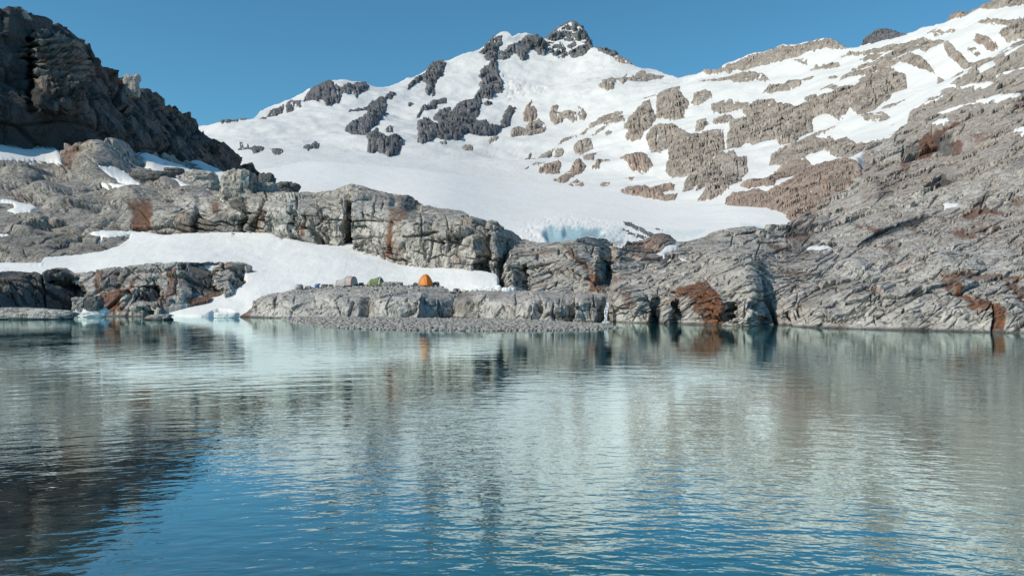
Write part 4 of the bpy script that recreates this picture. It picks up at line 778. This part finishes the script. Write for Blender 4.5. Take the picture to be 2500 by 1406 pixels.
 (T_, GC, 'D', 'D 790,1112 880,1042 1000,1018 1120,1008 1180,1060 1330,1052 1300,1108 1250,1128 1170,1178 1100,1150 960,1108 870,1112', 'grey slab bounded by snow in the middle of the right side, above the rusty ledges'),
 (K_, GC, 'D', 'D 330,1420 400,1350 440,1318 560,1240 680,1173 800,1153 900,1193 868,1227 720,1302 640,1337 590,1420', 'rusty brown slab mass sloping down to the glacier corner'),
 (K_, GC, 'D', 'D 690,1412 765,1350 890,1258 960,1208 1040,1193 1142,1205 1160,1262 1252,1252 1300,1120 1345,1240 1250,1420 1030,1460 940,1420', 'rusty ledges right of the snow ramp above the glacier corner'),
 (K_, GC, 'V', 'I -10,345 20,290 180,258 300,250 420,205 540,160 700,60 860,40 1050,80 1000,300 700,420 560,470 470,482 450,412 330,397 308,352 180,357', 'brown blocks stacked directly over the right corner of the glacier'),
]
for mt, gr, stl, pts, lab in OUT:
    outcrop(pts, D_M, mt, lab, group=gr, style=stl, holes=1.0 if 'peckled' in lab else .22 if mt is S_ else .42, amp=.32 if mt is S_ else .30, step=1.7)
for pts, lab in [('H 1175,420 1210,428 1280,455 1350,490 1430,535 1400,540 1330,505 1250,465 1195,440', 'long dark debris streak on the glacier snout'),
                 ('Q 1560,200 1620,225 1690,275 1650,275 1590,235', 'short dark debris patch left of the long debris streak'),
                 ('Q 1730,280 1800,295 1900,325 2010,350 1900,345 1780,310', 'thin dark debris line under the long debris streak'),
                 ('Q 2110,190 2160,195 2215,220 2170,220', 'small dark debris speck right of the long debris streak')]:
    outcrop(pts, D_G, M_slate, lab, 'debris', 'debris on the glacier snout', name='debris', h=1.6, step=1.3, lay='glacier')
print('T outcrops', time.time() - _t0)

# ------------------------------------------------------------------ loose boulders, snow and ice blocks
def ico(sub):
    import bmesh
    bm = bmesh.new(); bmesh.ops.create_icosphere(bm, subdivisions=sub, radius=1.0)
    V = np.array([v.co[:] for v in bm.verts]); Fc = np.array([[v.index for v in f.verts] for f in bm.faces]); bm.free(); return V, Fc
ICO5 = ico(5); ICO4 = ico(4); ICO1 = ico(1)

def boulder(name, label, cat, group, mat, u, v, d, w, h, depth=.8, seed=1, box=.5, rough=.22, small=False):
    """a rock w x h (seen size), its foot at survey point (u, v) at distance d"""
    V, Fc = ICO4 if small else ICO5; s = d / F; W, Hh = w * s / 2, h * s
    r = (np.abs(V) ** (2 + 3 * box)).sum(1) ** (-1 / (2 + 3 * box)); Q = V * r[:, None]
    t, e = facet(Q * 1.25 + seed * 3.3, seed); t2, e2 = facet(Q * 3.1 + seed, seed + 5)
    Q = Q * (1 + rough * t + rough * .35 * t2 + .05 * fbm(Q * 2 + seed, 3, seed) - .05 * np.exp(-(e2 / .07) ** 2))[:, None]
    Q = Q * np.array([W, W * depth, Hh * .62]); c = unproj(np.array(u), np.array(v), np.array(d))
    Q[:, 2] += Hh * .38
    o = mesh_obj(name, Q + c, Fc, mat); return tag(o, label, cat, group)

def surf(lay, u, v):
    return layer_sample(lay, np.array([float(u)]), np.array([float(v)]), 'P')[0]
GBL = 'boulders on the left rocks'
boulder('boulder', 'large square pale boulder perched on the ridge above the rock wall', 'boulder', GBL, M_wall, 584, 481, 139, 74, 62, .8, 3, .9)
boulder('boulder', 'dark rounded boulder against the glacier, upper of the two dark ones', 'boulder', GBL, M_darkb, 652, 452, 170, 38, 28, .8, 4, .6)
boulder('boulder', 'dark low boulder against the glacier at the right end of the boulder ridge', 'boulder', GBL, M_darkb, 699, 476, 147, 58, 30, .8, 5, .6)
boulder('boulder', 'long layered boulder between the square boulder and the dark low one', 'boulder', GBL, M_boulder, 646, 474, 142, 54, 28, .7, 6, .7)
boulder('boulder', 'grey pointed boulder in front of the shaded snow gully', 'boulder', GBL, M_boulder, 489, 454, 176, 76, 36, .8, 7, .4)
boulder('boulder', 'pale rounded boulder below the grey pointed boulder', 'boulder', GBL, M_boulder, 506, 466, 160, 54, 24, .8, 8, .3)
boulder('boulder', 'jagged dark boulder amid the sunlit snow tongues under the cliff', 'boulder', GBL, M_darkb, 372, 447, 178, 96, 28, .7, 9, .6)
boulder('boulder', 'dark rock slab lying in the shaded blue snow', 'boulder', GBL, M_darkb, 424, 424, 200, 46, 14, .6, 10, .3)
boulder('pinnacle', 'blocky rock pinnacle standing on the descending skyline of the dark cliff', 'rock pinnacle', None, M_boulder, 322, 226, 312, 34, 42, .8, 51, .8)
GSH = 'boulders along the left shore'
boulder('boulder', 'long low whaleback rock in the water at the left edge', 'boulder', GSH, M_near, 40, 782, 82, 290, 30, .25, 12, .2, .12)
boulder('boulder', 'rounded boulder with a lit left flank beside the dark shore rock', 'boulder', GSH, M_boulder, 198, 757, 88, 40, 30, .8, 13, .5)
boulder('boulder', 'dark angular boulder just left of the orange rust stain', 'boulder', GSH, M_darkb, 230, 756, 88, 40, 32, .8, 14, .6)
boulder('boulder', 'flat grey rock in the water by the tip of the snow tongue', 'boulder', GSH, M_near, 389, 781, 80, 58, 13, .5, 15, .3)
boulder('ice_block', 'flat topped white ice block floating by the hollow under the snow', 'ice block', None, M_snow, 553, 774.5, 86, 56, 12, .5, 16, 1.0, .08)
boulder('snow_bank', 'white snow bank at the waterline beside the dark shore rock', 'snow bank', None, M_snow, 222, 772.5, 88, 78, 21, .4, 17, .3, .25)
boulder('snow_bank', 'tiny snow scrap on the shore rock above the snow bank', 'snow bank', None, M_snow, 252, 751, float(surf('shore', 252, 751)[1]), 24, 6, .5, 18, .4, .2, True)
boulder('boulder', 'dark rock filling the shaded hollow under the snow arch at the waterline', 'boulder', GSH, M_darkb, 545, 778, 93, 96, 24, .6, 19, .4)  # dark rock added to give the hollow under the snow its shade
GT = 'stones around the camp'
def camp_stone(u, w, h, label, seed, mat=M_boulder, v=None, name='boulder', cat='boulder', box=.6, group=GT, depth=.8):
    vt = np.interp(u, LAYERS['ledge']['us'], LAYERS['ledge']['vt']); v = v or vt + 1.5
    p = surf('ledge', u, v); return boulder(name, label, cat, group, mat, CX + p[0] / p[1] * F, VH - (p[2] - HC) / p[1] * F + 1.0, p[1], w, h, depth, seed, box, .22, True)
camp_stone(731, 17, 14, 'pointed grey stone at the left end of the camp', 21)
camp_stone(751, 15, 9, 'low grey stone between the pointed stone and the blue bag', 22)
camp_stone(793, 16, 8, 'dark stone just right of the blue bag', 23, M_darkb)
camp_stone(808, 12, 7, 'dark stone at the left foot of the grey tent', 24, M_darkb)
camp_stone(868, 10, 7, 'stone at the right foot of the grey tent', 25)
camp_stone(882, 12, 9, 'dark stone between the grey tent and the green tent', 26, M_darkb)
camp_stone(949, 27, 10, 'slanted grey stone slab right of the green tent', 27, box=.8)
camp_stone(969, 27, 9, 'flat grey stone slab midway between the green and orange tents', 28, box=.9)
camp_stone(978, 11, 7, 'dark stone at the end of the flat slab', 29, M_darkb)
camp_stone(1014, 11, 9, 'dark stone at the left foot of the orange tent', 30, M_darkb)
camp_stone(1003, 11, 5, 'small stone left of the orange tent', 31)
camp_stone(1064, 16, 11, 'dark rounded stone at the right foot of the orange tent', 32, M_darkb)
camp_stone(1050, 9, 5, 'little pale stone in front of the orange tent', 33)
camp_stone(845, 10, 6, 'brownish stone in front of the grey tent', 34, M_pink)
GSC = 'snow chunks fallen on the ledge'
camp_stone(1157, 22, 6, 'thin white snow chunk lying in front of the grey snow edge', 41, M_snow, name='snow_chunk', cat='snow chunk', group=GSC)
camp_stone(1198, 34, 8, 'long wedge shaped snow chunk at the end of the snow edge', 42, M_snow, name='snow_chunk', cat='snow chunk', group=GSC)
camp_stone(1217, 18, 14, 'peaked snow chunk, tallest on the ledge', 43, M_snow, name='snow_chunk', cat='snow chunk', group=GSC, box=.1)
camp_stone(1237, 22, 11, 'snow chunk right of the peaked one', 44, M_snow, name='snow_chunk', cat='snow chunk', group=GSC)
camp_stone(1252, 14, 9, 'small snow chunk furthest along the ledge', 45, M_snow, name='snow_chunk', cat='snow chunk', group=GSC)

# scree on the ledge top and on the rocks: too many stones to count
def scatter(name, pts, rad, mat, label, cat, seed=3, flat=.6):
    V, Fc = ICO1; r = np.random.default_rng(seed); n = len(pts)
    k = V[None] * (1 + .30 * r.normal(size=(n, len(V), 1)) * .6)
    sc = rad[:, None, None] * np.stack([r.uniform(.7, 1.35, n), r.uniform(.7, 1.2, n), r.uniform(.4, .85, n) * flat / .6], 1)[:, None]
    k = k * sc; a = r.uniform(0, 6.28, n); ca, sa = np.cos(a)[:, None], np.sin(a)[:, None]
    K = np.stack([k[..., 0] * ca - k[..., 1] * sa, k[..., 0] * sa + k[..., 1] * ca, k[..., 2]], -1) + pts[:, None]
    Fa = (Fc[None] + (np.arange(n) * len(V))[:, None, None]).reshape(-1, 3)
    return tag(mesh_obj(name, K.reshape(-1, 3), Fa, mat, smooth=False), label, cat, kind='stuff')
r2 = np.random.default_rng(11); us = r2.uniform(700, 1078, 420)
vt = np.interp(us, LAYERS['ledge']['us'], LAYERS['ledge']['vt']); vv = vt + np.abs(r2.normal(0, 5.0, 420)) + .5
us2 = np.concatenate([r2.uniform(905, 960, 130), r2.uniform(1530, 1565, 0)]); vv2 = 700 + (960 - us2) * .45 + r2.normal(0, 5, 130)
us, vv = np.concatenate([us, us2]), np.concatenate([vv, vv2])
pts = layer_sample('ledge', us, vv, 'P')
scatter('scree', pts, r2.uniform(.08, .26, len(pts)), M_boulder, 'loose grey scree scattered over the top of the ledge around the tents', 'scree', 5)

# ------------------------------------------------------------------ gravel bar
GB_F = T('P 690,779 715,787 760,795 830,801 900,804 1000,806.5 1200,808.5 1350,807.5 1450,804.5 1500,801.5 1512,799.5')
GB_B = T('P 1480,793 1400,789 1330,786 1150,781 900,778.5 690,777')
gp = np.concatenate([GB_F, GB_B]); gd = F * HC / (gp[:, 1] - VH); GXY = np.stack([(gp[:, 0] - CX) / F * gd, gd], 1)
def inside_dist(x, y): return sdf(x, y, GXY, pad=5)
def bar_h(x, y, s): return .02 + .22 * (1 - np.exp(-np.clip(s, 0, None) / 2.2)) - np.where(s < 0, -s * .3, 0)
gx, gy = np.meshgrid(np.arange(-27, 10, .3), np.arange(55, 90, .3)); gs = inside_dist(gx, gy)
grid_z = bar_h(gx, gy, gs)
o = grid_obj('gravel_bed', np.stack([gx, gy, grid_z - .06], -1), gs > -1.2, M_bed); tag(o, 'bed under the gravel bar, coloured dark for the shade between stones', 'gravel bed', kind='stuff')
n = 30000; x = r2.uniform(-26, 9, n); y = r2.uniform(58, 88, n); s_ = inside_dist(x, y); k = s_ > -.15
x, y, s_ = x[k], y[k], s_[k]
scatter('gravel', np.stack([x, y, bar_h(x, y, s_)], 1), r2.uniform(.05, .15, len(x)) * np.where(r2.random(len(x)) < .08, 1.9, 1), M_stone, 'low bar of grey gravel in the water in front of the tent ledge', 'gravel', 6)
print('gravel', len(x))

# ------------------------------------------------------------------ camp
M_or = plain_mat('orange_tent_cloth', (.86, .30, .03), .55, .08, 3, .35)
M_ord = plain_mat('orange_door_cloth', (.90, .38, .05), .55, .08, 4, .3)
M_gt = plain_mat('grey_tent_cloth', (.50, .46, .45), .6, .08, 3, .2)
M_gd = plain_mat('white_door_cloth', (.68, .66, .63), .6, .06, 4, .2)
M_red = plain_mat('red_trim_cloth', (.55, .10, .09), .6, .1, 4)
M_gn = plain_mat('green_tent_cloth', (.12, .19, .06), .6, .15, 3, .15)
M_gnl = plain_mat('light_green_cloth', (.36, .42, .17), .6, .1, 4, .2)
M_pole = plain_mat('dark_pole', (.05, .05, .05), .5)
M_blue = plain_mat('blue_bag_cloth', (.06, .25, .55), .5, .2, 5)
M_white = plain_mat('pale_strap', (.75, .74, .72), .6)

def seat(u, w):
    uu = np.linspace(u - w / 2, u + w / 2, 9); vt = np.interp(uu, LAYERS['ledge']['us'], LAYERS['ledge']['vt']); best = -9
    for k in (0.5, 4, 8, 14, 20):
        q = layer_sample('ledge', uu, vt + k, 'P'); best = max(best, np.percentile((q[:, 2] - HC) / q[:, 1], 70))
    y = layer_sample('ledge', np.array([float(u)]), np.array([np.interp(u, LAYERS['ledge']['us'], LAYERS['ledge']['vt']) + 2]), 'P')[0][1]
    return np.array([(u - CX) / F * y, y, HC + best * y])
def tent_root(name, label, cat, u, w_px, sink=.05, v=None):
    p = seat(u, w_px)
    o = bpy.data.objects.new(name, None); COL.objects.link(o); o.empty_display_size = .3
    o.location = (p[0], p[1], p[2] + .10 - sink); tag(o, label, cat); return o, w_px * p[1] / F
def part(name, V, Fc, mat, root, smooth=True): return mesh_obj(name, V, Fc, mat, smooth=smooth, parent=root)
def quads(nr, nc, wrap=False):
    i = np.arange(nr * nc).reshape(nr, nc); j = np.roll(i, -1, 1) if wrap else i
    if wrap: a, b, c, d = i[:-1], j[:-1], j[1:], i[1:]
    else: a, b, c, d = i[:-1, :-1], i[:-1, 1:], i[1:, 1:], i[1:, :-1]
    return np.stack([a, b, c, d], -1).reshape(-1, 4)
def tube(path, r, k=6):
    path = np.asarray(path, float); t = np.gradient(path, axis=0); t /= np.linalg.norm(t, axis=1, keepdims=True) + 1e-9
    a = np.cross(t, [0.31, .77, .55]); a /= np.linalg.norm(a, axis=1, keepdims=True); b = np.cross(t, a)
    an = np.linspace(0, 2 * np.pi, k, endpoint=False)
    V = path[:, None] + r * (np.cos(an)[None, :, None] * a[:, None] + np.sin(an)[None, :, None] * b[:, None])
    return V.reshape(-1, 3), quads(len(path), k, True)

# orange dome tent: two crossing poles over a square floor
root, W = tent_root('tent', 'bright orange dome tent on the ledge, rightmost of the tents', 'tent', 1039, 35)
Ht, A0 = 27 / 35 * W, math.radians(20)
R0 = W / 2 / math.cos(math.radians(45) - A0) * 1.02
def dome(t, a, k=1.0):
    """t 0 floor .. 1 top, a heading"""
    q = (a - A0) % (math.pi / 2) - math.pi / 4
    sq = math.cos(math.pi / 4) / math.cos(q); rr = sq + (1 - sq) * .12
    R = R0 * math.sqrt(max(0, 1 - t ** 1.35)) * rr * k
    return (R * math.cos(a), R * math.sin(a), Ht * t * k)
nr, nc = 18, 64
V = np.array([dome(min(1, (i / (nr - 1))), 2 * math.pi * j / nc) for i in range(nr) for j in range(nc)])
part('canopy', V, quads(nr, nc, True), M_or, root)
for kk in range(2):
    a = A0 + math.pi / 2 * kk
    pth = [dome(t, a, 1.012) for t in np.linspace(0, .995, 14)] + [dome(t, a + math.pi, 1.012) for t in np.linspace(.995, 0, 14)]
    V, Fc = tube(pth, .012); part('pole', V, Fc, M_pole, root)
a1 = A0 - math.pi * .75  # front panel heading
V = np.array([dome(.02 + .58 * i / 9, a1 + math.radians(30) * (j / 9 - .5) * 2 * (1 - .75 * (i / 9) ** 2), 1.02) for i in range(10) for j in range(10)])
part('door', V, quads(10, 10), M_ord, root)
pth = [dome(.02 + .58 * i / 9, a1 + math.radians(30) * (1 - .75 * (i / 9) ** 2), 1.03) for i in range(10)]
V, Fc = tube(pth, .01); part('zip', V, Fc, M_red, root)

def loft(hoops, n=17, sag=.0):
    """hoops: (x, width, height, lean): arches along x"""
    out = []
    for i, (x, w, h, ln) in enumerate(hoops):
        for j in range(n):
            a = math.pi * j / (n - 1); c, s = math.cos(a), math.sin(a)
            out.append((x + ln * s, -w / 2 * (abs(c) ** .9) * np.sign(c), h * abs(s) ** .75))
    return np.array(out), quads(len(hoops), n)
# grey tent
root, W = tent_root('tent', 'pale grey tunnel tent with a white door end, leftmost of the tents', 'tent', 837, 66); u1 = W / 66
root.rotation_euler.z = math.radians(-16); root.scale = (.93, .93, .86)
L = lambda px: px * u1
hp = []
for i in range(15):
    t = i / 14; x = -14 + 46 * t; base = 17 + 14 * min(1, t / .62) ** 1.2; sag = -2.2 * math.sin(math.pi * min(1, t / .55)); hh = base + sag - (3.5 * max(0, (t - .75) / .25) ** 2)
    hp.append((L(x), L(22 + 14 * t), L(hh) * .86, 0))
V, Fc = loft(hp); part('canopy', V, Fc, M_gt, root)
V, Fc = loft([(L(32), L(36), L(27.5) * .86, 0), (L(35), L(33), L(20), 0), (L(38), L(30), L(3), 0)]); part('end_panel', V, Fc, M_gt, root)
V, Fc = loft([(L(32.6), L(36.8), L(28.3) * .87, 0)], 21); V2, F2 = tube(V, .05); part('trim', V2, F2, M_red, root)
V, Fc = loft([(L(-14), L(22.2), L(17.2) * .86, 0), (L(-19), L(21), L(13), 0), (L(-24), L(18), L(6), 0), (L(-27), L(14), L(.5), 0)]); part('door', V, Fc, M_gd, root)
for x, w, h in ((-14, 22.6, 17.4), (14, 34.6, 31.4 * 1.0), (32, 36.6, 27.8)):
    V, Fc = loft([(L(x), L(w), L(h) * .87, 0)], 21); V2, F2 = tube(V, .014); part('pole', V2, F2, M_pole, root)
V, Fc = tube([(L(-26), -L(6), .03), (L(-31), -L(9), .02), (L(-35), -L(10), 0)], .012); part('guy_line', V, Fc, M_pole, root)
# green tent
root, W = tent_root('tent', 'green tunnel tent with a light green end, middle one of the tents', 'tent', 918, 52); u1 = W / 52
root.rotation_euler.z = math.radians(-18); root.scale = (.95, .95, .88)
hp = [(L(-12), L(20), L(15.5), 0), (L(-6), L(21), L(16), 0), (L(0), L(22), L(18), 0), (L(7), L(23), L(20.5), 0), (L(12), L(24), L(21.5), 0)]
V, Fc = loft(hp); part('canopy', V, Fc, M_gn, root)
V, Fc = loft([(L(-12), L(20.3), L(15.7), 0), (L(-18), L(19), L(12), 0), (L(-23), L(16), L(5), 0), (L(-26), L(12), L(.5), 0)]); part('door', V, Fc, M_gnl, root)
V, Fc = loft([(L(12), L(24.2), L(21.6), 0), (L(17), L(22), L(15), 0), (L(22), L(18), L(7), 0), (L(26), L(14), L(.5), 0)]); part('end_panel', V, Fc, M_gn, root)
V, Fc = loft([(L(13.2), L(24.8), L(21.3), 0), (L(15.6), L(24.0), L(18.2), 0)]); part('strap', V, Fc, M_white, root)
for x, w, h in ((-12, 20.8, 16), (12, 24.8, 22)):
    V, Fc = loft([(L(x), L(w), L(h), 0)], 21); V2, F2 = tube(V, .014); part('pole', V2, F2, M_pole, root)
# blue bag: a slumped sack with a rolled collar
root, W = tent_root('bag', 'crumpled bright blue bag lying on the ledge left of the grey tent', 'bag', 774, 14, .03)
V, Fc = ICO4; q = V * (1 + .12 * fbm(V * 2.2, 3, 3))[:, None] * np.array([W * .45, W * .36, W * .30]); q[:, 2] += W * .2 + .10 * W * np.clip(V[:, 0], -1, 1); part('body', q, Fc, M_blue, root)
V, Fc = tube([(W * .30, -.05 * W, W * .40), (W * .42, 0, W * .50), (W * .50, .05 * W, W * .42), (W * .54, .08 * W, W * .30)], W * .10, 8); part('collar', V, Fc, M_blue, root)
V, Fc = tube([(-W * .3, -W * .2, W * .4), (-W * .1, -W * .33, W * .46), (W * .15, -W * .30, W * .44), (W * .3, -W * .1, W * .46)], W * .03, 6); part('strap', V, Fc, M_pole, root)
# small red bundle on the bare hill
p = surf('hill', 2203, 657); V, Fc = ICO4; s_ = p[1] / F
q = V * (1 + .2 * fbm(V * 2, 3, 8))[:, None] * np.array([3.4, 2.6, 2.2]) * s_; q[:, 2] += 1.2 * s_
tag(mesh_obj('bundle', q + p, Fc, M_red), 'tiny red bundle left on the pale slabs of the right hill', 'bundle')

# waterfall in the cleft
fr = []; rw = np.random.default_rng(4); VV, FF, off = [], [], 0
for i in range(6):
    cu = 1481 + rw.uniform(-3.5, 3.5); t = np.linspace(0, 1, 26); u = cu + 2.5 - 6 * t + rw.uniform(-.8, .8) + 1.0 * np.sin(9 * t + i); v = 737 + 50 * t
    d = 76.3 - 1.9 * t + rw.uniform(-.15, .15) - .5 * np.sin(t * 3.1); P_ = unproj(u, v, d)
    V, Fc = tube(P_, .03 + .025 * rw.random(), 6); VV.append(V + .03 * rw.normal(size=V.shape)); FF.append(Fc + off); off += len(V)
V, Fc = ICO4
for i in range(5):
    c = unproj(np.array(1474 + 3.0 * i), np.array(786.0), np.array(74.0)); VV.append(V * np.array([.14, .14, .06]) * (1 + .3 * fbm(V * 3 + i, 2, i))[:, None] + c)
    FF.append(np.concatenate([Fc, Fc[:, :1]], 1) + off); off += len(V)
M_foam = plain_mat('white_water', (.78, .80, .82), .35, .1, 12)
fall_faces = [f for f in FF[:6]] + [f[:, :3] for f in FF[6:]]
tag(mesh_obj('waterfall', np.concatenate(VV), fall_faces, M_foam), 'thin white waterfall dropping through a dark cleft into the lake', 'waterfall')

# ------------------------------------------------------------------ lake
m, nt, b = nm('lake_water'); N = NB(nt); nt.nodes.remove(b)
p = N.pos(); sx = N.n('ShaderNodeSeparateXYZ', {0: p})
x, y = sx.outputs[0], sx.outputs[1]
y2 = N.math('ADD', y, N.math('DIVIDE', N.math('MULTIPLY', x, x), 64.0))     # wave crests bow round the bay
def wv(a, bb, c=0.0): return N.n('ShaderNodeCombineXYZ', {0: N.math('MULTIPLY', x, a), 1: N.math('MULTIPLY', y2, bb), 2: c}).outputs[0]
big = N.noise(wv(.035, .07, 3.0), 1.0, 2, .5)
w1 = N.noise(wv(1.5, 3.0), 1.0, 2, .45, .4)
w2 = N.noise(wv(4.2, 7.2, 5.0), 1.0, 2, .5, .3)
w3 = N.noise(wv(.42, 1.15, 9.0), 1.0, 2, .5)
amp = N.ramp(big, .38, .60, .45, 1.25)
near = N.math('MULTIPLY', N.math('MULTIPLY', N.ramp(y, 9.0, 24.0, 1.1, .24), N.ramp(y, 38.0, 75.0, 1.0, .4)), N.ramp(N.math('ADD', x, N.math('MULTIPLY', y, .35)), -.5, 4.0, .45, 1.0))
far = N.math('MULTIPLY', N.ramp(y, 10.0, 25.0, .45, 1.0), N.ramp(y, 42.0, 80.0, 1.0, .30))
fine = N.math('MULTIPLY', N.math('ADD', N.math('MULTIPLY', w1, .020), N.math('MULTIPLY', w2, .0075)), near)
hh = N.math('MULTIPLY', N.math('ADD', fine, N.math('MULTIPLY', N.math('MULTIPLY', w3, .017), far)), amp)
bp = N.n('ShaderNodeBump', {'Height': hh, 'Strength': 1.0, 'Distance': 1.0})
# glacial water: milky teal; stony shoal showing through near the left bank
shoal = N.math('MULTIPLY', N.ramp(N.math('ADD', x, N.math('MULTIPLY', N.noise(p, .35, 4), 5.0)), 2.2, -4.5), N.ramp(y, 24.0, 15.0))
st = N.noise(p, 2.2, 6, .7)
body = N.mix(N.ramp(N.noise(p, .25, 4), .3, .7), (.004, .080, .092), (.008, .105, .115))
body = N.mix(N.math('MULTIPLY', shoal, .9), body, N.mix(N.ramp(st, .4, .65), (.050, .050, .047), (.16, .145, .125)))
df = N.n('ShaderNodeBsdfDiffuse', {'Color': body, 'Normal': bp.outputs[0]})
gl = N.n('ShaderNodeBsdfGlossy', {'Color': (.85, .985, .965, 1), 'Roughness': .015, 'Normal': bp.outputs[0]})
lw = N.n('ShaderNodeLayerWeight', {'Normal': bp.outputs[0]}).outputs['Facing']
refl = N.math('ADD', N.ramp(lw, .55, .82, .06, .86), N.ramp(lw, .82, .98, 0, .06))
mx = N.n('ShaderNodeMixShader', {0: refl}); nt.links.new(df.outputs[0], mx.inputs[1]); nt.links.new(gl.outputs[0], mx.inputs[2])
nt.links.new(mx.outputs[0], nt.nodes['Material Output'].inputs[0])
Vw = np.array([(-260, -40, 0), (260, -40, 0), (260, 135, 0), (-260, 135, 0)], float)
tag(mesh_obj('lake', Vw, np.array([[0, 1, 2, 3]]), m, smooth=False), 'calm teal glacial lake with rippled reflections', 'lake', kind='structure')

# ------------------------------------------------------------------ light, sky, camera
w = bpy.data.worlds.new('World'); scene.world = w; w.use_nodes = True; nt = w.node_tree
sk = nt.nodes.new('ShaderNodeTexSky'); sk.sky_type = 'NISHITA'; sk.sun_disc = False
el = math.asin(SUN[2]); az = math.atan2(SUN[0], SUN[1])
sk.sun_elevation = el; sk.sun_rotation = az; sk.altitude = 900; sk.air_density = 1.0; sk.dust_density = .9; sk.ozone_density = 3.0
bg = nt.nodes['Background']; bg.inputs['Strength'].default_value = .099; 
tint = nt.nodes.new('ShaderNodeMix'); tint.data_type = 'RGBA'; tint.blend_type = 'MULTIPLY'; tint.inputs[0].default_value = 1
tint.inputs[7].default_value = (.62, 1.20, 1.24, 1); nt.links.new(sk.outputs[0], tint.inputs[6]); nt.links.new(tint.outputs[2], bg.inputs[0])
ld = bpy.data.lights.new('sun', 'SUN'); ld.energy = 3.58; ld.angle = math.radians(.5); ld.color = (1, .88, .715)
lo = bpy.data.objects.new('sun', ld); COL.objects.link(lo)
from mathutils import Vector
lo.rotation_euler = Vector(SUN).to_track_quat('Z', 'Y').to_euler(); lo.location = (-40, -20, 60)
cd = bpy.data.cameras.new('camera'); cam = bpy.data.objects.new('camera', cd); COL.objects.link(cam)
cd.sensor_width = 36; cd.lens = F / 2500 * 36; cd.clip_start = .1; cd.clip_end = 8000
cam.location = (0, 0, HC); cam.rotation_euler = (math.radians(90) + math.atan((VH - 703) / F), 0, 0)
scene.camera = cam
vs = scene.view_settings; vs.view_transform = 'Standard'; vs.look = 'None'; vs.exposure = 0; vs.gamma = 1
scene.render.resolution_x, scene.render.resolution_y = 1024, 575
scene.cycles.max_bounces = 6
print('T done', time.time() - _t0)
